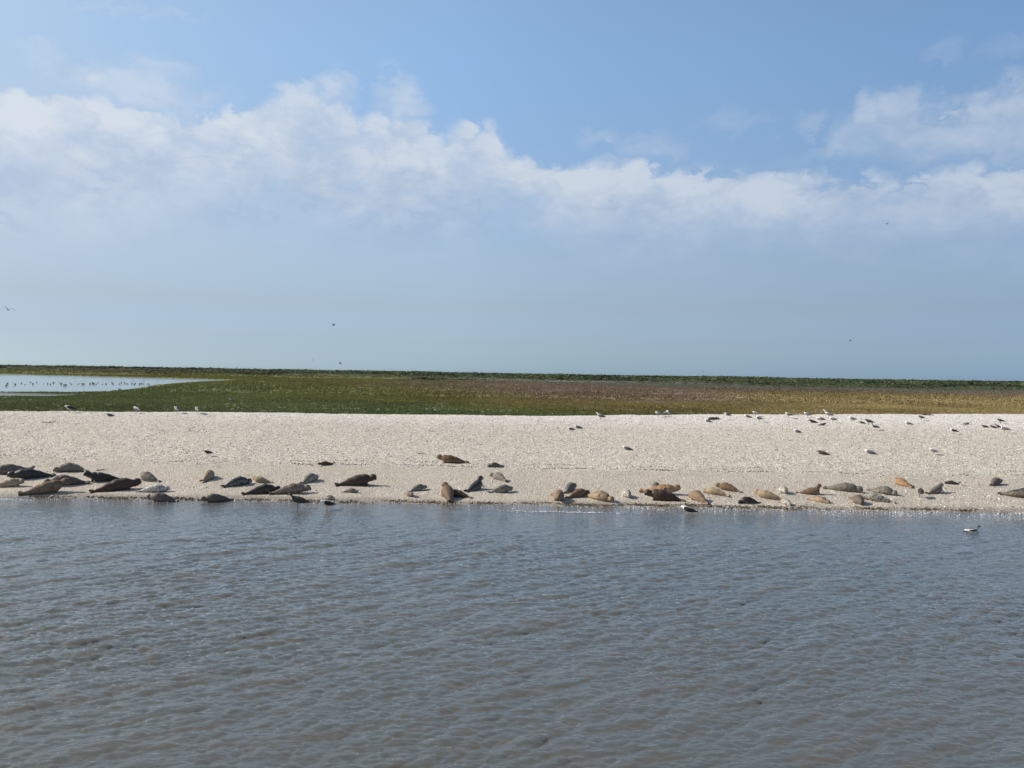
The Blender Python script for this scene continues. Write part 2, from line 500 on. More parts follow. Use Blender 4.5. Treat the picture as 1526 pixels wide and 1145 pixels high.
def zone_col(x, y, jit=0.0):
    b = x/np.maximum(y, 20)
    if jit:
        y = y*np.exp(rng.normal(0, jit, np.shape(y)))
    b = b+0.10*fbm(x/16, y/24, 3, 51)
    ly = np.log(np.maximum(y, 40))+0.20*fbm(x/34, y/30, 4, 55)+0.10*fbm(x/5, y/9, 3, 57)
    fi = np.interp(ly, np.log(ZY), np.arange(len(ZY)))
    fj = np.interp(b, ZB, np.arange(len(ZB)))
    i = np.clip(np.floor(fi).astype(int), 0, len(ZY)-2); j = np.clip(np.floor(fj).astype(int), 0, len(ZB)-2)
    a = sstep(fi-i, 0.15, 0.85)[..., None]; c = (fj-j)[..., None]
    col = (ZT[i, j]*(1-c)+ZT[i, j+1]*c)*(1-a)+(ZT[i+1, j]*(1-c)+ZT[i+1, j+1]*c)*a
    k = 1+0.38*fbm(x/9, y/11, 4, 61)
    return col*k[..., None]


# ------------------------------------------------------------------ ground sheets
def fan_cols(n, smax, extra, nout):
    mid = np.linspace(-smax, smax, n)
    out = smax*np.geomspace(1.02, extra/smax, nout)
    return np.concatenate([-out[::-1], mid, out])


SC = fan_cols(640, 0.80, 6.0, 24)
ysb = np.concatenate([np.linspace(22, 26.8, 8), np.arange(27.0, 36.5, 0.07), np.arange(36.5, 68.01, 0.125)])
ysb[-1] = 68.0
Y, Sg = np.meshgrid(ysb, SC, indexing='ij')
X = Sg*np.maximum(Y, 20)
Z = hfun(X, Y)
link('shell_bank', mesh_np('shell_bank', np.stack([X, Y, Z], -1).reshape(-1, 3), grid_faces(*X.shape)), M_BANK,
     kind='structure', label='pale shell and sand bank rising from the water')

SC2 = fan_cols(420, 0.80, 6.0, 24)
ysm = np.concatenate([np.linspace(67.9, 130, 120), np.geomspace(130.8, 420, 110), np.linspace(423, 800, 90)])
Y, Sg = np.meshgrid(ysm, SC2, indexing='ij')
X = Sg*Y
Z = hfun(X, Y)
C = zone_col(X, Y)
sd = pond_sd(X, Y)
mud = ((sd < 9) & (sd > -30))[..., None]
mudw = (sstep(sd, 12, 2)*0.9)[..., None]*(Y < 140)[..., None]
C = C*(1-mudw)+np.array((0.13, 0.125, 0.11))*mudw
C = np.where((sd < 0)[..., None], np.array((0.10, 0.095, 0.08)), C)
link('salt_marsh', mesh_np('salt_marsh', np.stack([X, Y, Z], -1).reshape(-1, 3), grid_faces(*X.shape), C.reshape(-1, 3)*0.9), M_MARSH,
     kind='structure', label='flat salt marsh with low dunes behind the bank')

# ------------------------------------------------------------------ water
def ocean(N_, L, lpeak, wdir, spread, seed, lmin=0.05):
    r = np.random.default_rng(seed)
    k1 = np.fft.fftfreq(N_, L/N_)*2*math.pi
    kx, ky = np.meshgrid(k1, k1, indexing='ij')
    k = np.hypot(kx, ky); k[0, 0] = 1
    kp = 2*math.pi/lpeak
    kd = np.abs((kx*math.cos(wdir)+ky*math.sin(wdir))/k)
    P = np.exp(-0.9*(kp/k)**2)/k**3.3*(kd**spread+0.035)*np.exp(-(k*lmin/6.28)**2)
    P[0, 0] = 0
    h = (r.normal(size=P.shape)+1j*r.normal(size=P.shape))*np.sqrt(P)
    H = np.real(np.fft.ifft2(h))
    DX = np.real(np.fft.ifft2(-1j*kx/k*h)); DY = np.real(np.fft.ifft2(-1j*ky/k*h))
    s = H.std()
    return H/s, DX/s, DY/s, L


def sample(F, L, x, y):
    n = F.shape[0]
    fx = (x/L % 1.0)*n; fy = (y/L % 1.0)*n
    i = np.floor(fx).astype(int) % n; j = np.floor(fy).astype(int) % n
    a = fx-np.floor(fx); b = fy-np.floor(fy)
    i2 = (i+1) % n; j2 = (j+1) % n
    return (F[i, j]*(1-a)+F[i2, j]*a)*(1-b)+(F[i, j2]*(1-a)+F[i2, j2]*a)*b


cols = fan_cols(760, 0.80, 3.0, 14)
rows = np.geomspace(7.3, 29.3, 560)
rows = np.concatenate([[-4000, -300, -40, 0, 4, 6.3], rows, [34, 60, 99, 130, 200, 350, 800, 3000, 20000]])
Y, Sg = np.meshgrid(rows, cols, indexing='ij')
X = Sg*np.maximum(np.abs(Y), 7.0)
act = ((Y >= 6) & (Y < 30)).astype(float)
amp = act*(0.10+0.90*sstep(27.2-Y+0.8*fbm(X/4, Y/4, 2, 81), 0.3, 7.0))
gust = 1+0.75*fbm(X/5.5, Y/5, 4, 77)
O = [(ocean(512, 10.3, 0.42, R(110), 8, 1), 0.0074, 0), (ocean(512, 7.1, 0.24, R(80), 5, 2), 0.0035, 0.4), (ocean(512, 27.7, 1.9, R(126), 10, 3), 0.013, -0.2)]
dX = 0; dY = 0; dZ = 0
for (H, DX, DY, L), a, rot in O:
    c_, s_ = math.cos(rot), math.sin(rot)
    xr = X*c_-Y*s_; yr = X*s_+Y*c_
    g_ = a*(gust if a != 0.013 else 1)
    dZ = dZ+g_*sample(H, L, xr, yr)
    dX = dX+1.12*g_*sample(DX, L, xr, yr); dY = dY+1.12*g_*sample(DY, L, xr, yr)
# one low breaking ripple just off the beach
rip = 0.030*np.exp(-((Y-(26.3+0.35*fbm(X/6, X*0, 2, 90)))/0.16)**2)*sstep(np.abs(X-2.2+2.5*fbm(X/3, X*0, 2, 3)), 9, 1)*act
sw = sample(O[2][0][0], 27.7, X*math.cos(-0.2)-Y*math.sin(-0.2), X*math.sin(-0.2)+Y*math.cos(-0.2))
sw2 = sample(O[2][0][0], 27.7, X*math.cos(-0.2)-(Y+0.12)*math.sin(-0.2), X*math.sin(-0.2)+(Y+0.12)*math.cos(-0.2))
silt_and_face_tint = act*np.clip(sstep(0.5*sw+2.6*(sw2-sw)+1.0*fbm(X/0.9, Y/0.5, 3, 84), 0.8, 2.4)*np.interp(Y, [7, 13, 20, 28], [1.0, 0.8, 0.5, 0.25])+np.interp(Y, [7, 12, 18], [0.34, 0.16, 0.0]), 0, 0.55)  # brown painted on camera-facing wave faces, where less sky is reflected
Xw = X+dX*amp; Yw = Y+dY*amp; Zw = dZ*amp+rip
link('water', mesh_np('water', np.stack([Xw, Yw, Zw], -1).reshape(-1, 3), grid_faces(*X.shape), attrs={'silt_and_face_tint': silt_and_face_tint.ravel()}), M_WATER,
     kind='structure', label='rippled grey brown tidal channel in front of the bank')


# ------------------------------------------------------------------ scattered stuff
def bits(name, P, size, flat, cols_, mat, sides=5, label=None):
    """many small irregular caps joined into one object"""
    n = len(P)
    ang = rng.random(n)*6.283
    th = np.arange(sides)/sides*6.283
    rr = size[:, None]*(0.65+0.6*rng.random((n, sides)))
    asp = 0.45+0.55*rng.random(n)
    lx = np.cos(th)[None]*rr; ly = np.sin(th)[None]*rr*asp[:, None]
    wx = lx*np.cos(ang)[:, None]-ly*np.sin(ang)[:, None]; wy = lx*np.sin(ang)[:, None]+ly*np.cos(ang)[:, None]
    tilt = rng.normal(0, 0.45, (n, 2))
    wz = (wx*tilt[:, :1]+wy*tilt[:, 1:])*0.6-0.003
    V = np.zeros((n, sides+1, 3))
    V[:, :sides, 0] = P[:, :1]+wx; V[:, :sides, 1] = P[:, 1:2]+wy; V[:, :sides, 2] = P[:, 2:3]+wz
    V[:, sides] = P; V[:, sides, 2] += size*flat
    base = np.arange(n)[:, None]*(sides+1)
    F = np.stack([np.stack([base[:, 0]+i, base[:, 0]+(i+1) % sides, base[:, 0]+sides], 1) for i in range(sides)], 1).reshape(-1, 3)
    Cc = np.repeat(cols_, sides+1, 0)
    return link(name, mesh_np(name, V.reshape(-1, 3), F, Cc, smooth=False), mat, kind='stuff', label=label)


def ground_pts(n, y0, y1, smax=0.78, pw=1.0):
    y = y0+(y1-y0)*rng.random(n)**pw
    x = (rng.random(n)*2-1)*smax*y
    return x, y


# shells on the bank
x, y = ground_pts(78000, 28.0, 60.5)
yc, _ = crest(x)
d = sstep(y+1.6*fbm(x/3.0, y/3.0, 3, 41), 33.8, 35.6)*0.9+0.10+0.25*(np.abs(y-35.2+0.5*fbm(x/2, y*0, 2, 44)) < 0.25)
d = d*(0.30+1.4*np.clip(0.5+1.0*fbm(x/1.1, y/1.1, 3, 46)+0.8*fbm(x/9, y/1.1, 3, 49), 0, 1))
right = sstep(x/y, 0.05, 0.5)
d = d+0.22*right*(y < 35)
keep = (rng.random(len(x)) < d) & (y < yc+2)
x, y = x[keep], y[keep]
z = hfun(x, y)
sz = 0.018+0.034*rng.random(len(x))**2
t = rng.random(len(x))
c = np.where((t < 0.62)[:, None], (0.80, 0.75, 0.67), np.where((t < 0.78)[:, None], (0.48, 0.40, 0.30), (0.10, 0.08, 0.06)))
c = c*(0.8+0.3*rng.random((len(x), 1)))
bits('shells', np.stack([x, y, z+0.004], 1), sz, 0.45, c, M_SHELL, 5, 'cockle shells strewn thickly over the upper bank')

# seaweed and shell fragments along the tide mark
n = 9000
x = (rng.random(n)*2-1)*25
sh = SHORE+0.16*fbm(x/2.2, x*0, 3, 2)+0.25*fbm(x/14, x*0, 2, 4)
y = sh+0.22+0.12*rng.normal(size=n)+0.30*fbm(x/1.2, x*0, 3, 33)
keep = rng.random(n) < np.clip(0.42+1.9*fbm(x/0.8, y/0.5, 3, 36), 0, 1)
x, y = x[keep], y[keep]
z = hfun(x, y)
bits('seaweed', np.stack([x, y, np.maximum(z, 0)+0.006], 1), 0.018+0.035*rng.random(len(x))**2, 0.6,
     np.array((0.075, 0.055, 0.035))*(0.6+rng.random((len(x), 1))), M_WRACK, 5, 'dark seaweed fragments along the waterline')
n = 9000
x = (rng.random(n)*2-1)*25
sh = SHORE+0.16*fbm(x/2.2, x*0, 3, 2)+0.25*fbm(x/14, x*0, 2, 4)
y = sh+0.05+0.40*rng.normal(size=n)-0.25*(x > 0)
keep = rng.random(n) < np.clip(0.35+1.6*fbm(x/0.8, y/0.3, 3, 39)+0.15*(x > 3), 0, 1)
x, y = x[keep], y[keep]
z = np.maximum(hfun(x, y), 0.006)
bits('foam_flecks', np.stack([x, y, z+0.004], 1), 0.008+0.017*rng.random(len(x))**2, 0.6,
     np.array((0.8, 0.8, 0.78))*(0.8+0.2*rng.random((len(x), 1))), M_SHELL, 5, 'white foam and shell flecks at the water edge')
# strand line between the clean sand and the shelly upper bank
n = 5200
x = (rng.random(n)*2-1)*27
y = 35.0+0.5*fbm(x/2.0, x*0, 3, 44)+0.10*rng.normal(size=n)
y = np.where(rng.random(n) < 0.35, y+0.9+0.6*fbm(x/1.5, x*0, 2, 47), y)
keep = rng.random(n) < np.clip(0.30+1.8*fbm(x/1.1, x*0, 3, 48), 0.03, 1)
x, y = x[keep], y[keep]
bits('strand_line', np.stack([x, y, hfun(x, y)+0.006], 1), 0.015+0.030*rng.random(len(x))**2, 0.6,
     np.array((0.085, 0.062, 0.042))*(0.6+rng.random((len(x), 1))), M_WRACK, 5, 'thin dark strand line halfway up the bank')
# foam on the breaking ripple and at the left water edge
n = 560
x = 1.6+0.95*rng.normal(size=n)
y = 26.22+0.35*fbm(x/6, x*0, 2, 90)+0.035*rng.normal(size=n)+0.10*fbm(x/0.5, x*0, 2, 72)
x2 = -17.2+0.9*rng.normal(size=500); y2 = 27.1+0.10*rng.normal(size=500)
x = np.concatenate([x, x2]); y = np.concatenate([y, y2])
k = (fbm(x/0.3, y/0.08, 3, 71) > 0.05) | (rng.random(len(x)) < 0.2)
x, y = x[k], y[k]
rz = 0.030*np.exp(-((y-(26.3+0.35*fbm(x/6, x*0, 2, 90)))/0.16)**2)*sstep(np.abs(x-2.2+2.5*fbm(x/3, x*0, 2, 3)), 9, 1)
bits('wave_foam', np.stack([x, y, rz+0.004], 1), 0.008+0.018*rng.random(len(x)), 0.35,
     np.full((len(x), 3), 0.82), M_SHELL, 6, 'thin white foam on a low breaking ripple')


def tufts(name, x, y, w, h, blades, cols_, mat, label, lean=0.25):
    n = len(x)
    z = hfun(x, y)
    V = np.zeros((n, blades, 3, 3))
    for i in range(blades):
        a = rng.random(n)*6.283
        bx = (rng.random(n)-.5)*w; by = (rng.random(n)-.5)*w
        bw = w*(0.10+0.14*rng.random(n))
        hh = h*(0.5+0.7*rng.random(n))
        V[:, i, 0] = np.stack([x+bx-np.cos(a)*bw, y+by-np.sin(a)*bw, z-0.03], 1)
        V[:, i, 1] = np.stack([x+bx+np.cos(a)*bw, y+by+np.sin(a)*bw, z-0.03], 1)
        V[:, i, 2] = np.stack([x+bx+rng.normal(0, lean, n)*hh, y+by+rng.normal(0, lean, n)*hh, z+hh], 1)
    F = np.arange(n*blades*3).reshape(-1, 3)
    Cc = np.repeat(cols_[:, None], blades*3, 1).reshape(n, blades, 3, 3)
    Cc = Cc*(0.86+0.28*rng.random((n, blades, 1, 1)))
    return link(name, mesh_np(name, V.reshape(-1, 3), F, Cc.reshape(-1, 3), smooth=False), mat, kind='stuff', label=label)


def wedge(n, y0, y1, smax=0.76):
    y = np.sqrt(y0*y0+(y1*y1-y0*y0)*rng.random(n))
    x = (rng.random(n)*2-1)*smax*y
    return x, y


# low marsh grass, near belt: fades out on the mud round the lagoon and on bare pale patches
x, y = wedge(42000, 63, 132)
yc, _ = crest(x)
sd = pond_sd(x, y)
k = (sd > 2.5) & (y > yc+7.5) & (fbm(x/5, y/3, 3, 95) < 0.62)
x, y = x[k], y[k]
hgt = (0.13+0.16*np.clip(0.5+fbm(x/6, y/6, 3, 97), 0, 1))*(0.75-0.1*sstep(x/y, -0.2, 0.3))
tufts('marsh_grass', x, y, 0.46+0*x, hgt, 7, zone_col(x, y, 0.03), M_GRASS, 'low green and golden marsh grass behind the bank')
x, y = wedge(38000, 128, 345)
k = pond_sd(x, y) > 2.5
x, y = x[k], y[k]
tufts('marsh_grass_belt', x, y, 1.1+0*x, 0.16+0.26*np.clip(0.5+fbm(x/14, y/14, 3, 98), 0, 1), 6, zone_col(x, y, 0.08), M_GRASS,
      'brown purple and olive saltmarsh plants in the middle distance')
x, y = wedge(13000, 340, 620)
k = pond_sd(x, y) > 4
x, y = x[k], y[k]
cc = zone_col(x, y, 0.08)*(0.75+0.7*np.clip(0.5+fbm(x/30, y/22, 4, 141), 0, 1))[:, None]
tufts('low_scrub', x, y, 2.4+0*x, 0.20+0.45*np.clip(0.5+1.2*fbm(x/25, y/25, 3, 99), 0, 1), 6, cc, M_GRASS,
      'low brown and olive scrub on the flats before the dunes')
# leafy plants just over the crest
n = 5200
x = (rng.random(n)*2-1)*48
yc, zc = crest(x)
y = yc+6.5+5*rng.random(n)
k = (fbm(x/2.2, y/2.2, 3, 101) > -0.15) & (rng.random(n) < np.interp(x, [-40, -10, 5, 18, 24, 45], [.35, .8, 1, .9, .2, .1]))
x, y = x[k], y[k]
tufts('leafy_plants', x, y, 0.34+0*x, 0.30+0.40*np.clip(0.5+1.2*fbm(x/1.8, y/1.8, 3, 103), 0, 1), 9,
      np.array((0.060, 0.088, 0.028))*(0.7+0.6*rng.random((len(x), 1))), M_GRASS, 'leafy green beach plants just behind the bank crest', 0.5)
# dry drift line on the right, just over the crest
n = 2600
x = 17+32*rng.random(n)
yc, zc = crest(x)
y = yc+0.9+1.0*rng.random(n)
k = fbm(x/1.5, y/1.5, 3, 105) > 0.0
x, y = x[k], y[k]
bits('dry_wrack', np.stack([x, y, hfun(x, y)+0.02], 1), 0.05+0.10*rng.random(len(x)), 0.9,
     np.array((0.13, 0.095, 0.06))*(0.5+1.0*rng.random((len(x), 1))), M_WRACK, 5, 'dry brown drift line of dead reed along the crest')
# pale puddles and shell patches in the marsh behind the crest
n = 420
x = (rng.random(n)*2-1)*46-4
y = 80+8*rng.random(n)+0.15*x
k = (fbm(x/3, y/1.2, 2, 111) > 0.18) & (x < 14) & (x > -34)
x, y = x[k], y[k]
bits('shell_patches', np.stack([x, y, hfun(x, y)+0.16], 1), 0.06+0.12*rng.random(len(x)), 0.35,
     np.array((0.40, 0.40, 0.34))*(0.6+0.4*rng.random((len(x), 1))), M_SHELL, 6, 'pale shell litter lying among the marsh plants')


# dune scrub far behind
def shrubs(name, x, y, w, h, cols_, label, nt=26):
    n = len(x)
    z = hfun(x, y)
    V = np.zeros((n, nt, 3, 3))
    for i in range(nt):
        th = rng.random(n)*6.283; ph = np.arccos(rng.random(n)*1.0)
        rr = 0.6+0.45*rng.random(n)
        cx = x+w*rr*np.sin(ph)*np.cos(th); cy = y+w*rr*np.sin(ph)*np.sin(th); cz = z+h*rr*np.cos(ph)
        s = w*(0.22+0.22*rng.random(n))
        for j in range(3):
            V[:, i, j] = np.stack([cx+rng.normal(0, 1, n)*s*.8, cy+rng.normal(0, 1, n)*s*.8, cz+rng.normal(0, .55, n)*np.minimum(s, h*0.5)], 1)
    Cc = cols_[:, None, None]*(0.6+0.8*rng.random((n, nt, 1, 1)))*np.ones((1, 1, 3, 1))
    F = np.arange(n*nt*3).reshape(-1, 3)
    return link(name, mesh_np(name, V.reshape(-1, 3), F, Cc.reshape(-1, 3), smooth=False), M_SHRUB, kind='stuff', label=label)


x, y = wedge(21000, 345, 650)
f = fbm(x/38, y/24, 4, 121)
b = x/y
k = (f > np.interp(y, [345, 450, 540, 640], [0.34, 0.10, -0.10, -0.5])+np.interp(b, [-0.6, -0.3, -0.1], [0.40, 0.18, 0.0])*(y < 565)) & (pond_sd(x, y) > 6)
x, y, f = x[k], y[k], f[k]
dk = sstep(f+0.25*sstep(y, 560, 620)+0.1*rng.normal(size=len(x)), 0.10, 0.40)[:, None]
col = (np.array((0.036, 0.048, 0.030))*dk+np.array((0.105, 0.125, 0.062))*(1-dk))*(0.75+0.6*rng.random((len(x), 1)))
shrubs('dune_scrub', x, y, 1.8+2.2*rng.random(len(x)), (0.35+0.75*rng.random(len(x))**1.5)*(1+0.5*fbm(x/60, y/60, 3, 131)), col,
       'dark green scrub covering the low dunes on the horizon', 15)

# ------------------------------------------------------------------ seals
def coat(name, back, belly, spots, spotc, rough=0.7):
    m, N, b = material(name)
    at_ = N.n('ShaderNodeAttribute', attribute_name='belly')
    oc = N.n('ShaderNodeTexCoord').outputs['Object']
    oi = N.n('ShaderNodeObjectInfo')
    mp = N.n('ShaderNodeMapping'); N.put(mp.inputs[0], oc)
    N.put(mp.inputs['Location'], oi.outputs['Location'])
    v = mp.outputs[0]
    n1 = N.noise(v, 5, 4, 0.6); n2 = N.noise(v, 14, 3, 0.6)
    f = N.sm(N.m('ADD', at_.outputs['Fac'], N.m('MULTIPLY', N.m('SUBTRACT', n1, .5), 0.6)), 0.25, 0.85)
    c = N.mix(f, back, belly)
    s = N.m('MULTIPLY', N.sm(N.m('ADD', n2, N.m('MULTIPLY', N.m('SUBTRACT', n1, .5), 0.5)), 0.50, 0.60), min(1.0, spots+0.38))
    c = N.mix(s, c, spotc)
    k = N.m('ADD', 0.60, N.m('MULTIPLY', n1, 0.8))
    cc = N.n('ShaderNodeCombineColor')
    for i in range(3):
        N.put(cc.inputs[i], k)
    c = N.mix(1.0, c, cc.outputs[0], 'MULTIPLY')
    N.put(b.inputs['Base Color'], c)
    b.inputs['Roughness'].default_value = rough
    b.inputs['Specular IOR Level'].default_value = 0.2
    b.inputs['Sheen Weight'].default_value = 0.0
    bp = N.n('ShaderNodeBump'); bp.inputs['Strength'].default_value = 0.35; bp.inputs['Distance'].default_value = 0.01
    N.put(bp.inputs['Height'], n2); N.put(b.inputs['Normal'], bp.outputs[0])
    return m


COAT = {
    'grey': coat('grey_coat', (0.145, 0.128, 0.106), (0.34, 0.30, 0.25), 0.35, (0.06, 0.055, 0.05)),
    'lgrey': coat('pale_grey_coat', (0.200, 0.178, 0.145), (0.46, 0.42, 0.35), 0.5, (0.11, 0.10, 0.09)),
    'spot': coat('spotted_coat', (0.250, 0.230, 0.195), (0.44, 0.41, 0.35), 0.9, (0.045, 0.043, 0.04)),
    'slate': coat('slate_coat', (0.055, 0.053, 0.052), (0.22, 0.21, 0.195), 0.3, (0.02, 0.02, 0.022), 0.45),
    'dark': coat('dark_coat', (0.052, 0.043, 0.036), (0.14, 0.115, 0.095), 0.3, (0.02, 0.018, 0.016), 0.45),
    'dbrown': coat('dark_brown_coat', (0.072, 0.047, 0.034), (0.11, 0.077, 0.056), 0.25, (0.035, 0.024, 0.02), 0.5),
    'mauve': coat('mauve_brown_coat', (0.125, 0.098, 0.080), (0.22, 0.175, 0.14), 0.25, (0.07, 0.05, 0.045), 0.6),
    'brown': coat('brown_coat', (0.150, 0.098, 0.060), (0.24, 0.17, 0.11), 0.3, (0.07, 0.045, 0.03)),
    'rust': coat('rust_brown_coat', (0.150, 0.088, 0.052), (0.24, 0.16, 0.10), 0.2, (0.09, 0.05, 0.03)),
    'orange': coat('orange_brown_coat', (0.250, 0.150, 0.080), (0.38, 0.26, 0.16), 0.2, (0.16, 0.09, 0.05)),
    'tan': coat('tan_coat', (0.300, 0.232, 0.150), (0.46, 0.38, 0.27), 0.2, (0.18, 0.13, 0.08)),
    'lbrown': coat('light_brown_coat', (0.215, 0.150, 0.098), (0.37, 0.28, 0.19), 0.25, (0.12, 0.08, 0.055)),
    'white': coat('whitish_coat', (0.36, 0.33, 0.28), (0.56, 0.53, 0.47), 0.5, (0.12, 0.105, 0.09)),
}


def plain(name, c, rough=0.6, spec=0.3):
    m, N, b = material(name)
    g = N.n('ShaderNodeTexCoord').outputs['Object']
    col = N.mix(N.noise(g, 30, 3, .6), tuple(v*0.85 for v in c), tuple(min(1, v*1.12) for v in c))
    N.put(b.inputs['Base Color'], col)
    b.inputs['Roughness'].default_value = rough
    b.inputs['Specular IOR Level'].default_value = spec
    return m


M_EYE = plain('seal_eye', (0.012, 0.010, 0.010), 0.15, 0.6)
M_NOSE = plain('seal_nose', (0.02, 0.017, 0.016), 0.35, 0.5)

PROF = np.array([[0.00, .032, .030], [.04, .038, .036], [.10, .050, .048], [.20, .078, .074], [.32, .106, .098], [.45, .130, .120],
                 [.56, .141, .130], [.66, .132, .121], [.74, .106, .100], [.80, .080, .080], [.84, .066, .070], [.875, .070, .075],
                 [.905, .077, .080], [.935, .070, .070], [.960, .050, .048], [.980, .042, .037], [.995, .027, .024], [1.0, .004, .004]])


def orb(c, r, nu=8, nv=6):
    V = []; F = []
    for i in range(nv+1):
        p = math.pi*i/nv
        for j in range(nu):
            a = 2*math.pi*j/nu
            V.append((c[0]+r[0]*math.sin(p)*math.cos(a), c[1]+r[1]*math.sin(p)*math.sin(a), c[2]+r[2]*math.cos(p)))
    for i in range(nv):
        for j in range(nu):
            F.append((i*nu+j, (i+1)*nu+j, (i+1)*nu+(j+1) % nu, i*nu+(j+1) % nu))
    return V, F


def paddle(p0, d, up, L, w, th, n=7, m=8, curve=0.0, spread=1.0):
    """a flipper: flattened loft with a rounded, slightly scalloped end"""
    d = Vector(d).normalized(); up = Vector(up); up = (up-d*up.dot(d)).normalized(); sd_ = d.cross(up)
    V = []; F = []
    for i in range(n):
        t = i/(n-1)
        ww = w*(0.55+0.55*math.sin(min(1, t*1.15)*math.pi*0.62)*spread)*math.sqrt(max(0.02, 1-max(0, (t-.75)/.27)**2))
        tt = th*(1-0.75*t)
        c = Vector(p0)+d*(L*t)+up*(curve*L*t*t)
        for j in range(m):
            a = 2*math.pi*j/m
            V.append(tuple(c+sd_*(ww*math.cos(a))+up*(tt*math.sin(a))))
    for i in range(n-1):
        for j in range(m):
            F.append((i*m+j, i*m+(j+1) % m, (i+1)*m+(j+1) % m, (i+1)*m+j))
    F.append(tuple(range(m))[::-1]); F.append(tuple((n-1)*m+j for j in range(m)))
    return V, F


def make_seal(L, coat_, fat=1.0, head=0.0, tail=0.0, curl=0.0, turn=0.0, roll=0.0, label='', flip=0):
    """L total length; head = chest and head lift in degrees; tail = tail lift; curl = sideways bend of the body;
    turn = head turned sideways; roll = lying on the side (90) or the back (180)"""
    Lb = L*0.88
    n = 44; m = 22
    s = np.linspace(0, 1, n)**0.92
    s = s/s[-1]
    ry = np.interp(s, PROF[:, 0], PROF[:, 1])*Lb; rz = np.interp(s, PROF[:, 0], PROF[:, 2])*Lb
    body = sstep(s, 0.0, .2)*(1-sstep(s, .72, .84))
    ry = ry*(1+(fat-1)*body)*1.05; rz = rz*(1+(fat-1)*body)*1.16
    rz = rz*(1+0.025*np.sin(s*31+L*7)*body+0.02*np.sin(s*67+L*19)*sstep(s, .6, .9))
    # centre line by heading and pitch
    th = R(curl)*(s-0.5)*2+R(turn)*sstep(s, 0.78, 0.93)
    ph = R(head)*(sstep(s, .50, .72)-0.85*sstep(s, .82, .93)) - R(tail)*(1-sstep(s, .04, .30))
    P = np.zeros((n, 3))
    mid = n//2
    for i in range(1, n):
        ds = (s[i]-s[i-1])*Lb
        a = (th[i]+th[i-1])/2; b = (ph[i]+ph[i-1])/2
        P[i] = P[i-1]+ds*np.array([math.cos(b)*math.cos(a), math.cos(b)*math.sin(a), math.sin(b)])
    P -= P[mid]
    tl = P[0]-0.15*L*(P[1]-P[0])/np.linalg.norm(P[1]-P[0])
    P[:, :2] -= ((tl+P[-1])/2)[:2]
    low = rz*0.80
    P[:, 2] = np.maximum(P[:, 2]-P[:, 2].min()*0, 0)+low
    # keep the parts that are not lifted on the ground
    al = np.arange(m)/m*2*math.pi
    V = []; bel = []
    tang = np.gradient(P, axis=0)
    rr = R(roll)
    upv = []
    for i in range(n):
        t = Vector(tang[i]).normalized()
        side = Vector((0, 0, 1)).cross(t).normalized()
        up = t.cross(side)
        upv.append((t, side, up))
        flat = 0.80*(1-sstep(s[i], .78, .86))+1.0*sstep(s[i], .78, .86)
        for a in al:
            ca, sa = math.cos(a), math.sin(a)
            q = Vector(P[i])+side*(ry[i]*ca*(abs(ca)**-0.10 if abs(ca) > .05 else 1))+up*(rz[i]*sa*(flat if sa < 0 else 1.0))
            # loose rolls of skin behind the head and along the flank
            V.append((q.x, q.y, max(q.z, 0.004)))
            o = math.sin(a+rr)
            b_ = 0.5-0.5*o
            bel.append(b_*0.95+0.12*sstep(s[i], .93, 1.0))
    F = []
    for i in range(n-1):
        for j in range(m):
            F.append((i*m+j, (i+1)*m+j, (i+1)*m+(j+1) % m, i*m+(j+1) % m))
    F.append(tuple(range(m))); F.append(tuple((n-1)*m+j for j in range(m))[::-1])
    nb = len(V)

    def add(VF, b_):
        o = len(V)
        V.extend([(x_, y_, max(z_, 0.002)) for x_, y_, z_ in VF[0]]); F.extend([tuple(o+k for k in f) for f in VF[1]]); bel.extend([b_]*len(VF[0]))
    # hind flippers, one each side of the tail, held back
    t, side, up = upv[1]
    for sg in (-1, 1):
        d = -t+side*(0.34*sg)+up*(0.10*sg)
        add(paddle(Vector(P[2])+side*(0.012*sg), d, side*sg*1.6+up, L*0.150, L*0.037, L*0.016, curve=0.10), 0.0)
    # fore flippers
    i = int(n*0.68)
    t, side, up = upv[i]
    for sg in (-1, 1):
        ang = -0.55*sg if sg > 0 else 0.55
        a = (0 if sg > 0 else math.pi)-rr
        a2 = a-0.50*sg
        ca, sa = math.cos(a2), math.sin(a2)
        root = Vector(P[i])+side*(ry[i]*0.90*ca)+up*(rz[i]*0.80*sa)
        out = side*ca+up*sa
        if root.z < 0.03:
            root.z = 0.03
        d = -t*0.85+out*0.30+Vector((0, 0, -0.22 if roll < 45 else 0.05))
        if head > 15 and roll < 45:
            d = -t*0.15+out*0.75+Vector((0, 0, -0.75))
        add(paddle(root-out*0.02, d, out, L*0.150, L*0.042, L*0.016, curve=0.05), 0.1 if roll < 60 else 0.3)
    me = bpy.data.meshes.new('seal_body')
    me.from_pydata(V, [], F)
    me.polygons.foreach_set('use_smooth', [True]*len(me.polygons))
    at_ = me.attributes.new('belly', 'FLOAT', 'POINT')
    at_.data.foreach_set('value', np.array(bel, np.float32))
    me.materials.append(COAT[coat_])
    root = bpy.data.objects.new('seal', None)
    root.empty_display_size = 0.2
    COL.objects.link(root)
    link('body', me, None, root)
    # eyes and nose
    ie = int(np.argmin(abs(s-.948)))
    t, side, up = upv[ie]
    for sg in (-1, 1):
        a = math.pi/2-sg*0.78-(rr if roll > 45 else 0)
        q = Vector(P[ie])+side*(ry[ie]*0.93*math.cos(a))+up*(rz[ie]*0.93*math.sin(a))
        VF = orb(q, (L*.0085,)*3)
        e = bpy.data.meshes.new('eye'); e.from_pydata(VF[0], [], VF[1]); e.materials.append(M_EYE)
        link('eye', e, None, root)
    t, side, up = upv[-2]
    q = Vector(P[-2])+t*(0.003)+up*0.006
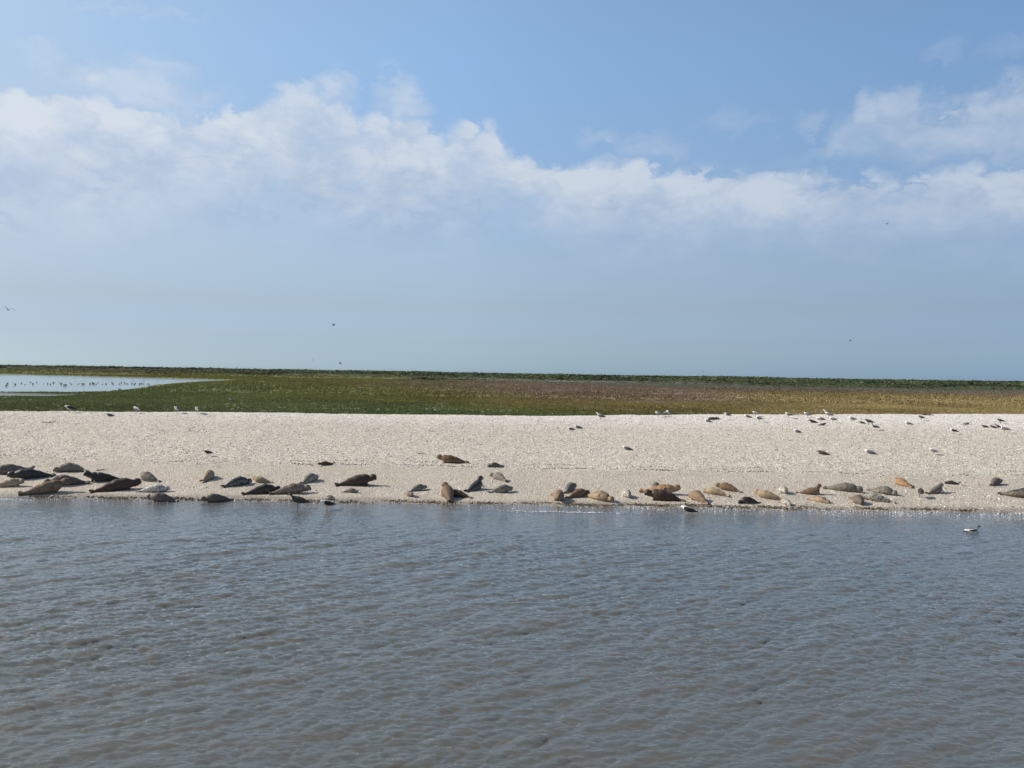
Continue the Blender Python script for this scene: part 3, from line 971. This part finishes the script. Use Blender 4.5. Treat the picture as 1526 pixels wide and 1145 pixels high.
    VF = orb(q, (L*.010, L*.013, L*.009))
    e = bpy.data.meshes.new('nose'); e.from_pydata(VF[0], [], VF[1]); e.materials.append(M_NOSE)
    link('nose', e, None, root)
    return root


def place_seal(u, v, yaw, L, coat_, label, **kw):
    p = at(u, v)
    q_ = random.Random(int(u*7+v))
    kw.setdefault('head', q_.choice([4, 8, 12, 18, 26])); kw.setdefault('turn', q_.uniform(-35, 35))
    kw.setdefault('roll', q_.choice([0, 0, 12, -14, 30, 45])); kw.setdefault('curl', q_.uniform(-14, 14)); kw.setdefault('tail', q_.uniform(0, 9))
    r = make_seal(L, coat_, **kw)
    # lie along the slope of the bank
    e = 0.35
    gx = float(hfun(np.array([p.x+e]), np.array([p.y]), False)[0]-hfun(np.array([p.x-e]), np.array([p.y]), False)[0])/(2*e)
    gy = float(hfun(np.array([p.x]), np.array([p.y+e]), False)[0]-hfun(np.array([p.x]), np.array([p.y-e]), False)[0])/(2*e)
    nrm = Vector((-gx, -gy, 1)).normalized()
    yaw = yaw-math.degrees(math.atan2(p.x, p.y))      # headings were read relative to the line of sight
    fw = Vector((math.cos(R(yaw)), math.sin(R(yaw)), 0)); fw = (fw-nrm*fw.dot(nrm)).normalized()
    sd_ = nrm.cross(fw)
    r.matrix_world = Matrix((fw, sd_, nrm)).transposed().to_4x4()
    r.location = (p.x, p.y, max(p.z-0.015, -0.02))
    r['label'] = label; r['category'] = 'seal'; r['group'] = 'seals hauled out along the water edge'
    return r


SEALS = [
 (20, 705, 180, 1.65, 'grey', 'grey seal cut by the left edge with its tail flippers lifted, behind the slate seal', dict(tail=28, roll=20)),
 (50, 713, 177, 1.68, 'slate', 'dark speckled slate seal lying low in front of the leftmost grey seal', dict(head=14)),
 (8, 727, -12, 1.20, 'tan', 'pale tan seal at the left edge facing right towards the camera', dict(turn=-50, fat=1.1)),
 (63, 736, 4, 1.75, 'brown', 'long brown seal near the water at far left with pale raised face', dict(head=38, turn=-45, fat=1.05)),
 (102, 723, 172, 1.60, 'mauve', 'brown mottled seal lying behind the pale-faced long brown seal', dict(fat=1.05)),
 (157, 717, 176, 1.50, 'dark', 'dark grey seal with pale chest and raised head, right of the mottled brown seal', dict(head=40, roll=20)),
 (106, 704, 165, 1.42, 'lgrey', 'plump pale grey seal uppermost in the left cluster, tail curled round', dict(curl=38, fat=1.12, head=6)),
 (170, 730, 7, 1.80, 'dbrown', 'long dark brown seal pointing right, left of the white-bellied seal', dict(fat=1.02)),
 (228, 716, 122, 1.35, 'grey', 'grey seal facing away just behind the white-bellied seal', dict(fat=1.08)),
 (226, 732, -8, 1.20, 'white', 'white-bellied seal rolled on its side between two grey seals', dict(roll=120, turn=15)),
 (244, 747, 158, 1.15, 'mauve', 'small grey brown seal right at the waterline below the white-bellied seal', dict(fat=1.15)),
 (308, 716, 72, 1.35, 'tan', 'tan seal seen from behind with its hind flippers towards the water', dict(fat=1.1)),
 (352, 724, 26, 1.25, 'slate', 'dark glossy grey seal pointing uphill to the right, left of a tan seal', dict(fat=1.12)),
 (325, 747, 192, 1.12, 'mauve', 'greyish brown seal alone at the waterline below the dark glossy seal', dict(fat=1.12, roll=15)),
 (393, 719, 150, 0.90, 'tan', 'small tan seal behind two dark grey seals', dict(fat=1.15, curl=-20)),
 (388, 734, 14, 1.45, 'dark', 'dark grey seal in front of the small tan seal', dict(fat=1.0)),
 (430, 735, 3, 1.55, 'mauve', 'mauve grey seal on its side with flipper on its flank and nose lifted', dict(roll=70, head=14)),
 (461, 719, 58, 1.25, 'lgrey', 'pale backed grey seal pointing uphill above the mauve grey seal', dict(fat=1.1)),
 (487, 694, 186, 0.80, 'dbrown', 'tiny dark brown pup high on the shells with its tail up', dict(tail=45, head=15)),
 (528, 724, 5, 1.68, 'dbrown', 'long dark reddish brown seal with raised head, behind a small whitish pup', dict(head=30, turn=-30, fat=1.04)),
 (520, 734, -12, 0.66, 'lgrey', 'small whitish grey pup in front of the long reddish brown seal', dict(fat=1.1)),
 (489, 744, -40, 0.62, 'grey', 'small grey pup just behind the gull wading at the waterline', dict(fat=1.2)),
 (622, 731, 40, 0.95, 'spot', 'spotted grey seal lying behind a small pale pup, centre left', dict(fat=1.1, head=12)),
 (609, 738, -70, 0.85, 'lgrey', 'small pale pup facing the water beside the spotted grey seal', dict(fat=1.1)),
 (665, 744, 98, 1.55, 'brown', 'large rusty brown seal facing uphill with its head turned left', dict(head=48, turn=40, fat=1.12)),
 (684, 742, 155, 1.15, 'dbrown', 'dark brown seal lying half hidden right of the large rusty brown seal', dict(fat=1.0)),
 (706, 731, 58, 1.30, 'slate', 'blackish seal holding its head high and looking right', dict(head=72, turn=-35, fat=1.08)),
 (743, 716, 128, 1.15, 'lgrey', 'pale grey seal facing uphill directly behind a two-tone grey seal', dict(fat=1.1)),
 (744, 733, 30, 1.10, 'grey', 'two-tone grey seal right of the blackish seal with its head high', dict(fat=1.1, head=8)),
 (676, 690, 173, 1.52, 'rust', 'rusty brown seal lying alone high on the bank, head to the left', dict(fat=1.0)),
 (739, 696, 215, 0.85, 'mauve', 'small grey brown seal high on the bank right of the lone rusty seal', dict(fat=1.12)),
 (827, 743, -82, 1.40, 'lbrown', 'olive brown seal with its nose towards the water, first of the central trio', dict(fat=1.12)),
 (850, 731, 70, 1.25, 'grey', 'grey seal behind the brown seals of the central trio', dict(fat=1.08)),
 (861, 741, 38, 1.10, 'brown', 'brown seal pointing uphill between the olive seal and the light brown seal', dict(fat=1.15)),
 (892, 744, -38, 1.35, 'lbrown', 'light brown seal with its head down towards the water on the right', dict(fat=1.08)),
 (931, 739, -72, 1.05, 'white', 'whitish seal with dark muzzle facing the water on open sand', dict(fat=1.12)),
 (981, 735, -4, 1.62, 'orange', 'orange brown seal lying behind the large dark purple brown seal', dict(fat=1.0)),
 (975, 729, 82, 1.00, 'grey', 'small rounded grey seal behind the orange brown seal', dict(fat=1.15)),
 (993, 747, 180, 1.55, 'dbrown', 'large dark purple brown seal nearest the water, head to the left', dict(fat=1.08, roll=25)),
 (1043, 747, 122, 1.35, 'lbrown', 'light brown seal facing uphill right of the dark purple brown seal', dict(fat=1.15)),
 (1069, 738, 160, 1.10, 'tan', 'golden tan seal in front of a brown seal, right of centre', dict(fat=1.05, roll=30)),
 (1087, 732, 152, 1.15, 'brown', 'brown seal pointing up left behind the golden tan seal', dict(fat=1.1)),
 (1118, 751, 206, 0.90, 'dark', 'nearly black seal lying alone at the water side of a tan seal', dict(fat=1.2)),
 (1148, 742, 165, 1.20, 'tan', 'ochre tan seal behind the pale pup at the waterline', dict(fat=1.05)),
 (1169, 751, -62, 0.85, 'white', 'creamy pup with dark face at the waterline, touching the ochre tan seal', dict(fat=1.1)),
 (1164, 733, -72, 0.95, 'white', 'round white and grey pup lying left of the seal with its head held high', dict(fat=1.2, roll=40)),
 (1203, 735, 10, 1.12, 'brown', 'brown seal propped up with its head held high, looking right', dict(head=74, fat=1.1)),
 (1219, 746, -35, 0.95, 'lbrown', 'small pinkish tan seal below the seal with its head held high', dict(fat=1.08, roll=40)),
 (1254, 731, -8, 1.50, 'grey', 'long olive grey seal with its tail to the left, right of the upright brown seal', dict(fat=1.0)),
 (1275, 748, -72, 1.25, 'mauve', 'grey brown seal with its nose to the water below the olive grey seal', dict(fat=1.1)),
 (1313, 735, -22, 1.20, 'grey', 'grey seal lying behind the long black and white spotted seal', dict(fat=1.1)),
 (1310, 746, 164, 1.32, 'spot', 'black and white spotted seal with a dark tapering tail', dict(fat=1.0, roll=20)),
 (1349, 724, 130, 1.10, 'orange', 'orange tan seal lying highest at the right end of the group', dict(fat=1.15)),
 (1392, 735, 62, 1.10, 'grey', 'grey seal with arched back and raised head, far right cluster', dict(head=58, turn=-50, fat=1.1, tail=5)),
 (1420, 723, 188, 0.66, 'dark', 'tiny dark pup with tail up beside the arched grey seal', dict(tail=50, head=10)),
 (1485, 724, 70, 1.10, 'mauve', 'brown grey seal facing away near the right edge of the photo', dict(fat=1.12)),
 (1520, 741, 3, 1.65, 'dark', 'long blackish seal cut off by the right edge of the photo', dict(fat=1.0)),
]
for u, v, yaw, L, c, lab, kw in SEALS:
    place_seal(u, v, yaw, L, c, lab, **kw)

# ------------------------------------------------------------------ birds
MB = {'white': plain('white_plumage', (0.70, 0.69, 0.66)), 'shaded_greyw': plain('shaded_grey_wing', (0.11, 0.115, 0.12)),  # wing grey darkened to carry the shade on the side seen
      'black': plain('black_plumage', (0.022, 0.022, 0.025)), 'brownish': plain('brown_plumage', (0.055, 0.045, 0.036)),
      'yellow': plain('yellow_bill', (0.55, 0.36, 0.05)), 'red': plain('orange_bill', (0.60, 0.12, 0.02)),
      'pink': plain('pink_leg', (0.45, 0.27, 0.22)), 'darkbill': plain('dark_bill', (0.03, 0.028, 0.026)),
      'dgreen': plain('dark_green_head', (0.015, 0.028, 0.024))}


def loft(rings, m=12):
    """rings: (x, z, half width, half height)"""
    V = []; F = []
    for (x_, z_, w_, h_) in rings:
        for j in range(m):
            a = 2*math.pi*j/m
            V.append((x_, w_*math.cos(a), z_+h_*math.sin(a)))
    for i in range(len(rings)-1):
        for j in range(m):
            F.append((i*m+j, (i+1)*m+j, (i+1)*m+(j+1) % m, i*m+(j+1) % m))
    F.append(tuple(range(m))); F.append(tuple((len(rings)-1)*m+j for j in range(m))[::-1])
    return V, F


def me_of(name, VF, mat, smooth=True):
    me = bpy.data.meshes.new(name)
    me.from_pydata([tuple(v) for v in VF[0]], [], VF[1])
    me.polygons.foreach_set('use_smooth', [smooth]*len(me.polygons))
    me.materials.append(mat)
    return me


def join(*vfs):
    V = []; F = []
    for v, f in vfs:
        o = len(V); V += list(v); F += [tuple(k+o for k in q) for q in f]
    return V, F


def rod(a, b, r, m=6):
    a = Vector(a); b = Vector(b); d = (b-a).normalized(); s_ = d.orthogonal().normalized(); t_ = d.cross(s_)
    V = []
    for p in (a, b):
        for j in range(m):
            an = 2*math.pi*j/m
            V.append(tuple(p+s_*(r*math.cos(an))+t_*(r*math.sin(an))))
    F = [(j, (j+1) % m, m+(j+1) % m, m+j) for j in range(m)]
    F += [tuple(range(m))[::-1], tuple(range(m, 2*m))]
    return V, F


def wing_folded(sg, z0=0.0):
    V = []; F = []
    pts = [(.115, .058, .040, .014), (.06, .084, .066, .018), (-.03, .090, .070, .018), (-.13, .068, .054, .014), (-.22, .036, .026, .009), (-.30, .012, .010, .004)]
    m = 8
    for (x_, y_, h_, t_) in pts:
        for j in range(m):
            a = 2*math.pi*j/m
            zc = .248+z0-(.11-x_)*0.23
            V.append((x_, sg*(y_+t_*math.cos(a)-0.25*h_*max(0, math.sin(a))), zc+h_*math.sin(a)))
    for i in range(len(pts)-1):
        for j in range(m):
            F.append((i*m+j, i*m+(j+1) % m, (i+1)*m+(j+1) % m, (i+1)*m+j))
    F.append(tuple(range(m))); F.append(tuple((len(pts)-1)*m+j for j in range(m))[::-1])
    return V, F


BODY_STAND = [(-.26, .150, .012, .006), (-.215, .165, .030, .014), (-.15, .182, .052, .040), (-.05, .208, .080, .070), (.04, .228, .088, .080),
              (.10, .245, .078, .075), (.135, .275, .056, .062), (.150, .310, .042, .046), (.162, .340, .040, .040), (.185, .355, .036, .034), (.212, .354, .020, .020), (.224, .352, .006, .006)]
BODY_HUNCH = [(-.27, .175, .012, .006), (-.22, .185, .030, .014), (-.15, .200, .052, .040), (-.05, .218, .082, .074), (.04, .232, .092, .086),
              (.09, .248, .084, .084), (.125, .270, .062, .064), (.148, .288, .048, .048), (.172, .296, .038, .038), (.200, .292, .022, .022), (.212, .290, .006, .006)]
_cache = {}


def bird_meshes(kind, pose):
    key = (kind, pose)
    if key in _cache:
        return _cache[key]
    bodyc, wingc, billc, legc, headc = {
        'gull': ('white', 'shaded_greyw', 'yellow', 'pink', 'white'), 'blackback': ('white', 'black', 'yellow', 'pink', 'white'),
        'young': ('brownish', 'brownish', 'darkbill', 'darkbill', 'brownish'), 'oyster': ('white', 'black', 'red', 'pink', 'black'),
        'cormorant': ('black', 'black', 'darkbill', 'darkbill', 'black')}[kind]
    b = BODY_HUNCH if pose == 'hunch' or pose == 'sit' else BODY_STAND
    dz = -0.155 if pose == 'sit' else 0.0
    b = [(x_, z_+dz, w_, h_) for x_, z_, w_, h_ in b]
    out = [('body', me_of('bird_body', loft(b), MB[bodyc]))]
    hx, hz = b[-3][0], b[-3][1]
    if headc != bodyc:
        out.append(('head', me_of('bird_head', loft([(b[5][0]+.01, b[5][1]+.02, .070, .070)]+[(x_, z_, w_*1.05+.001, h_*1.05+.001) for x_, z_, w_, h_ in b[6:]]), MB[headc])))
    bl = 0.085 if kind == 'oyster' else 0.052
    out.append(('bill', me_of('bird_bill', loft([(b[-2][0]-.004, b[-2][1]-.004, .011, .012), (b[-2][0]+bl*.6, b[-2][1]-.008, .007, .010), (b[-2][0]+bl, b[-2][1]-.016, .002, .003)], 6), MB[billc])))
    for sg in (-1, 1):
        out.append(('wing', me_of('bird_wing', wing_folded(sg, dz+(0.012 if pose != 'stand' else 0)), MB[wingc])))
        out.append(('eye', me_of('bird_eye', orb((b[-4][0]+.012, sg*b[-4][2]*0.93, b[-4][1]+.008), (.005, .004, .005), 6, 4), MB['darkbill'])))
    if pose != 'sit':
        for sg in (-1, 1):
            leg = join(rod((0.0, .034*sg, .165), (0.004, .034*sg, .006), .0085),
                       paddle((-.012, .034*sg, .006), (1, 0, 0), (0, 0, 1), .055, .018, .004, 4, 6))
            out.append(('leg', me_of('bird_leg', leg, MB[legc])))
    _cache[key] = out
    return out


def bird(u, v, kind, pose, yaw, label, scale=1.0, sink=0.0, cat='gull', group='gulls and waders resting on the bank', z=None, marsh=False):
    p = at(u, v)
    while not marsh and p.y > crest(p.x)[0]-1.2:
        v += 0.3
        p = at(u, v)
    r = bpy.data.objects.new({'oyster': 'oystercatcher', 'cormorant': 'black_bird'}.get(kind, 'gull'), None)
    r.empty_display_size = 0.1
    COL.objects.link(r)
    r.location = (p.x, p.y, (p.z if z is None else z)-sink)
    r.rotation_euler = (0, 0, R(yaw)-math.atan2(p.x, p.y)); r.scale = (scale*1.12,)*3
    for nm, me in bird_meshes(kind, pose):
        link(nm, me, None, r)
    r['label'] = label; r['category'] = cat; r['group'] = group
    return r


BIRDS = [
 (104, 613, 'blackback', 'hunch', 182, 'black-backed gull facing left, leftmost bird on the bank crest', 1.25),
 (163, 620, 'gull', 'sit', 185, 'grey gull sitting just below the crest, second bird from the left', 1.0),
 (203, 613, 'gull', 'hunch', 120, 'hunched white gull on the crest, third bird from the left', 1.2),
 (264, 614, 'gull', 'hunch', 230, 'white gull on the crest, left one of a pair against the green marsh', 1.2),
 (294, 614, 'gull', 'hunch', 250, 'white gull on the crest, right one of a pair against the green marsh', 1.2),
 (851, 641, 'gull', 'sit', 178, 'grey gull sitting on shells, left of the central pair', 1.0),
 (861, 639, 'gull', 'sit', 170, 'grey gull sitting on shells, right of the central pair', 1.0),
 (895, 626, 'gull', 'stand', 165, 'tall grey-winged gull standing alone near the crest, centre right', 1.2),
 (981, 622, 'gull', 'hunch', 160, 'grey gull facing left in the trio near the crest', 1.0),
 (991, 622, 'gull', 'stand', 20, 'grey gull facing right in the trio near the crest', 1.0),
 (997, 617, 'gull', 'hunch', 200, 'white gull farthest back in the trio near the crest', 1.0),
 (1055, 629, 'gull', 'sit', 165, 'grey gull sitting in front of the dark weed clump on the crest', 1.0),
 (1084, 618, 'gull', 'sit', 185, 'white gull sitting on the crest right of the dark weed clump', 1.0),
 (1114, 623, 'gull', 'sit', 172, 'grey gull sitting left of the two standing gulls near the crest', 1.0),
 (1126, 621, 'gull', 'hunch', 150, 'white-headed gull on the crest above the black-winged gull', 1.0),
 (1131, 629, 'blackback', 'hunch', 145, 'black-winged gull standing right below a white-headed gull', 1.0),
 (1175, 623, 'gull', 'hunch', 160, 'grey gull standing alone left of the dense flock', 1.0),
 (1203, 622, 'gull', 'hunch', 160, 'grey gull at the upper left corner of the dense flock', 1.0),
 (1211, 630, 'young', 'sit', 190, 'brownish gull sitting lower left in the dense flock', 1.1),
 (1221, 625, 'gull', 'sit', 175, 'grey gull sitting in the middle of the dense flock', 1.0),
 (1224, 629, 'gull', 'hunch', 168, 'grey gull right beside the brownish gull in the dense flock', 1.0),
 (1226, 634, 'young', 'sit', 5, 'brown gull facing right, lowest of the dense flock', 0.9),
 (1232, 617, 'gull', 'stand', 185, 'white gull on the drift line, highest of the dense flock', 1.0),
 (1235, 623, 'gull', 'hunch', 158, 'grey gull at the upper right of the dense flock', 1.1),
 (1241, 630, 'gull', 'hunch', 160, 'grey gull at the right end of the dense flock', 1.0),
 (1270, 629, 'gull', 'hunch', 165, 'grey gull left of a loose trio right of the dense flock', 1.0),
 (1285, 631, 'young', 'sit', 175, 'small brown bird between two gulls right of the dense flock', 0.8),
 (1295, 633, 'young', 'hunch', 172, 'brown-backed gull just above the first oystercatcher', 1.1),
 (1304, 641, 'oyster', 'stand', 150, 'black and white oystercatcher standing below a brown-backed gull', 1.0),
 (1354, 633, 'gull', 'sit', 170, 'grey gull sitting near the crest above a white-headed gull', 1.0),
 (1373, 626, 'young', 'hunch', 160, 'dark gull high near the crest, right of a sitting grey gull', 0.9),
 (1421, 647, 'blackback', 'hunch', 175, 'dark-winged gull sitting in the open lower than its neighbours at right', 0.9),
 (1441, 633, 'gull', 'sit', 10, 'grey gull sitting apart near the crest at far right', 0.9),
 (1468, 637, 'young', 'sit', 185, 'brown gull sitting leftmost in the far right cluster', 0.9),
 (1480, 638, 'young', 'sit', 178, 'brown gull sitting beside the second oystercatcher', 0.8),
 (1488, 640, 'oyster', 'stand', 190, 'oystercatcher in the far right cluster of gulls', 0.9),
 (1491, 632, 'young', 'hunch', 185, 'brown bird highest in the far right cluster', 0.9),
 (1497, 645, 'gull', 'stand', 162, 'grey gull standing lowest in the far right cluster', 1.15),
 (1188, 645, 'gull', 'sit', 178, 'grey gull resting on shells below the dense flock', 0.95),
 (934, 671, 'gull', 'sit', 170, 'grey gull resting midway down the bank, centre right', 1.0),
 (1226, 678, 'young', 'sit', 172, 'dark brown gull resting midway down the bank, left of a grey gull', 1.1),
 (1296, 676, 'gull', 'sit', 175, 'grey gull resting midway down the bank, right of a dark brown gull', 1.1),
 (1391, 677, 'gull', 'hunch', 150, 'pale gull midway down the bank above the orange tan seal', 0.9),
 (310, 680, 'cormorant', 'hunch', 182, 'small black bird standing alone on the bank above the tan seal', 0.75),
 (1372, 741, 'young', 'hunch', 95, 'dark gull seen from behind, standing among the right-hand seals', 0.9),
]
for u, v, kind, pose, yaw, lab, sc in BIRDS:
    ct = 'oystercatcher' if kind == 'oyster' else ('bird' if kind == 'cormorant' else 'gull')
    bird(u, v, kind, pose, yaw, lab, sc, cat=ct)
bird(444, 758, 'young', 'stand', 178, 'dark young gull standing in the shallows, facing left', 1.22, sink=0.01, group='gulls wading at the water edge', z=0.0)
bird(487, 760, 'blackback', 'hunch', 205, 'white-breasted black-backed gull standing in the shallows by a pup', 0.95, sink=0.02, group='gulls wading at the water edge', z=0.0)
bird(1025, 766, 'blackback', 'hunch', 176, 'great black-backed gull in the shallows below the dark purple brown seal', 1.0, sink=0.10, group='gulls wading at the water edge', z=0.0)
for u, v, lab in [(300, 587, 'white gull standing in the green marsh above the pair on the crest'), (345, 601, 'white gull at the puddles in the green marsh'),
                  (178, 583, 'white gull at the muddy tip of the lagoon'), (538, 581, 'lone white gull in the olive marsh left of centre'),
                  (1300, 573, 'pale gull far off by the dune scrub on the right')]:
    bird(u, v+1, 'gull', 'stand', 180, lab, 1.2, cat='gull', group='white gulls out in the marsh', marsh=True).location.z += 0.12


# shelduck on the water
def swimmer(u, v):
    p = at(u, v)
    r = bpy.data.objects.new('shelduck', None); COL.objects.link(r); r.location = (p.x, p.y, -0.05); r.rotation_euler = (0, 0, R(4)); r.scale = (0.98,)*3
    body = loft([(-.26, .115, .010, .008), (-.20, .095, .055, .040), (-.10, .075, .095, .065), (.03, .070, .105, .072), (.13, .080, .080, .068), (.19, .100, .040, .040)])
    link('body', me_of('duck_body', body, MB['white']), None, r)
    link('neck', me_of('duck_neck', loft([(.13, .09, .050, .050), (.165, .13, .034, .040), (.175, .18, .027, .034), (.185, .215, .034, .034), (.21, .230, .033, .031), (.245, .225, .018, .017)]), MB['dgreen']), None, r)
    link('bill', me_of('duck_bill', loft([(.238, .222, .015, .013), (.275, .212, .015, .006), (.295, .208, .010, .003)], 8), MB['red']), None, r)
    for sg in (-1, 1):
        link('wing', me_of('duck_wing', join(([(x_, y_, z_*0.55-0.012) for x_, y_, z_ in wing_folded(sg)[0]], wing_folded(sg)[1])), MB['black']), None, r)
        link('eye', me_of('duck_eye', orb((.212, sg*.031, .236), (.004, .003, .004), 6, 4), MB['darkbill']), None, r)
    r['label'] = 'duck with dark head and white body swimming at lower right'; r['category'] = 'duck'


swimmer(1449, 793)


# flying birds
def wing_open(sg, up=0.35, back=0.1):
    V = []; F = []
    pts = [(0.0, .02, 0.0, .075), (0.02, .18, up*.16, .080), (0.03, .34, up*.26, .062), (-.04, .52, up*.20, .040), (-.13, .68, up*.10, .008)]
    for (x_, y_, z_, c_) in pts:
        for (dx, dz) in ((c_, 0), (0, .010), (-c_, 0), (0, -.006)):
            V.append((x_+dx, sg*y_, z_+dz))
    for i in range(len(pts)-1):
        for j in range(4):
            F.append((i*4+j, i*4+(j+1) % 4, (i+1)*4+(j+1) % 4, (i+1)*4+j))
    F += [(0, 1, 2, 3), (16, 17, 18, 19)]
    return V, F


fb = me_of('flying_body', loft([(-.26, 0, .045, .006), (-.20, 0, .035, .015), (-.10, 0, .045, .040), (.02, 0, .055, .052), (.12, .005, .040, .042), (.18, .012, .032, .032), (.225, .010, .012, .012), (.26, .004, .003, .004)]), MB['brownish'])
fw_ = [me_of('flying_wing', wing_open(sg, 0.9), MB['brownish'], False) for sg in (-1, 1)]
for u, v, dist, yaw, roll, lab in [
        (12, 462, 82, 150, 12, 'bird in flight with raised wings at the left edge of the sky'),
        (497, 485, 120, 170, 5, 'small bird in flight in the sky above the marsh, left of centre'),
        (507, 542, 150, 30, 25, 'dark bird flying low over the dunes, left of centre'),
        (466, 537, 330, 20, 0, 'faint distant bird flying just left of the low dark bird'),
        (1048, 555, 190, 60, 35, 'dark bird flying right on the sea horizon, right of centre'),
        (1322, 334, 170, 200, 5, 'tiny bird flying high in front of the right-hand cloud'),
        (1267, 508, 170, 160, 0, 'tiny bird flying above the horizon on the right')]:
    d = ray(u, v)
    r = bpy.data.objects.new('flying_gull', None); COL.objects.link(r)
    r.location = Vector((0, 0, HCAM))+d*(dist/d.y)
    r.rotation_euler = (R(roll), R(-6), R(yaw))
    link('body', fb, None, r)
    for w_ in fw_:
        link('wing', w_, None, r)
    r['label'] = lab; r['category'] = 'gull'; r['group'] = 'birds in flight'

# waterbirds on the lagoon: each a few pixels, one mesh each
lag = me_of('lagoon_duck', join(loft([(-.26, .15, .02, .02), (-.14, .13, .10, .09), (.05, .12, .12, .11), (.16, .15, .07, .08), (.19, .22, .035, .05), (.22, .28, .04, .04), (.27, .28, .015, .012), (.31, .275, .006, .006)], 8)), MB['brownish'])
lag2 = me_of('lagoon_duck_dark', join(loft([(-.26, .15, .02, .02), (-.14, .13, .10, .09), (.05, .12, .12, .11), (.16, .14, .07, .08), (.20, .17, .05, .05), (.25, .14, .02, .02)], 8)), MB['black'])
rb = random.Random(5)
k = 0
for u in np.concatenate([np.linspace(70, 222, 46), [8, 22, 31, 36, 46, 57, 64, 12, 50]]):
    u = u+rb.uniform(-3.5, 3.5)
    v = 571.5+rb.uniform(-1.2, 1.6)+(1.5 if 90 < u < 120 else 0)+(0 if u > 66 else rb.uniform(-1, 4))
    d = ray(u, v); t_ = HCAM/-d.z
    o = link('lagoon_duck', lag if k % 2 else lag2, None, None, label=('one of the dark waterfowl strung out in a line on the lagoon' if u > 66 else 'one of the few scattered waterfowl left of the line of ducks on the lagoon'),
             category='duck', group='waterfowl on the lagoon')
    o.location = (d.x*t_, d.y*t_, -0.03); o.rotation_euler = (0, 0, rb.uniform(0, 6.28)); s_ = rb.uniform(0.5, 1.0); o.scale = (s_, s_, s_*1.15)
    k += 1


# ------------------------------------------------------------------ weed clump, driftwood
def lumpy(name, u, v, L, W, H, mat, label, cat, seed, yaw=0):
    p = at(u, v)
    r = np.random.default_rng(seed)
    V = []; F = []
    n, m = 16, 10
    for i in range(n):
        t = i/(n-1)
        e = math.sqrt(max(0.001, 1-(2*t-1)**2))
        for j in range(m):
            a = 2*math.pi*j/m
            k_ = 1+0.35*(r.random()-.5)
            V.append(((t-.5)*L+0.02*r.normal()*L, W*.5*e*math.cos(a)*k_, max(-0.02, H*(0.45+0.55*math.sin(i*1.3)**2)*e*max(0, math.sin(a))*k_)))
    for i in range(n-1):
        for j in range(m):
            F.append((i*m+j, (i+1)*m+j, (i+1)*m+(j+1) % m, i*m+(j+1) % m))
    o = link(name, me_of(name, (V, F), mat, False), None, None, label=label, category=cat)
    o.location = (p.x, p.y, p.z); o.rotation_euler = (0, 0, R(yaw))
    return o


M_WEED = plain('rotting_weed', (0.035, 0.032, 0.024), 0.8)
M_DRIFT = plain('bleached_driftwood', (0.30, 0.23, 0.17), 0.8)
M_DARKWOOD = plain('wet_driftwood', (0.085, 0.060, 0.042), 0.7)
lumpy('weed_clump', 1064, 625, 0.85, 0.45, 0.24, M_WEED, 'dark heap of weed lying on the crest among the gulls', 'seaweed', 3)


def branch(u, v, L, yaw, mat, label, seed, z=0.0, r0=0.022):
    p = at(u, v)
    r = random.Random(seed)
    vf = []
    pts = [Vector((-L/2, 0, 0.03))]
    for i in range(6):
        pts.append(pts[-1]+Vector((L/6, r.uniform(-.05, .05)*L, r.uniform(-.012, .03)*L)))
    for i, (a, b) in enumerate(zip(pts[:-1], pts[1:])):
        vf.append(rod(a, b+(b-a)*0.08, r0*(1.1-0.12*i)))
        if i in (1, 3, 4):
            vf.append(rod(a, a+Vector((L*.16, r.uniform(-.16, .16)*L, r.uniform(.04, .14)*L)), r0*.45))
    o = link('driftwood', me_of('driftwood', join(*vf), mat), None, None, label=label, category='driftwood', group='driftwood on the bank')
    o.location = (p.x, p.y, p.z+z); o.rotation_euler = (0, 0, R(yaw))


branch(151, 701, 0.36, 4, M_DARKWOOD, 'short dark stick on the sand right of the plump pale grey seal', 1)
branch(628, 677, 0.40, -8, M_DARKWOOD, 'short dark stick on the shells left of the lone rusty seal', 2)
branch(75, 631, 0.9, 3, M_DARKWOOD, 'thin dark stick lying just below the crest at far left', 4)
branch(1215, 618, 2.2, 10, M_DRIFT, 'pinkish branching driftwood on the crest behind the dense flock', 5, 0.02, 0.05)
branch(1190, 619, 1.3, -12, M_DRIFT, 'bleached driftwood limb left of the branching driftwood on the crest', 6, 0.02, 0.045)
branch(1382, 619, 0.8, 2, M_DARKWOOD, 'dark driftwood plank on the crest at right', 7, 0.0, 0.05)
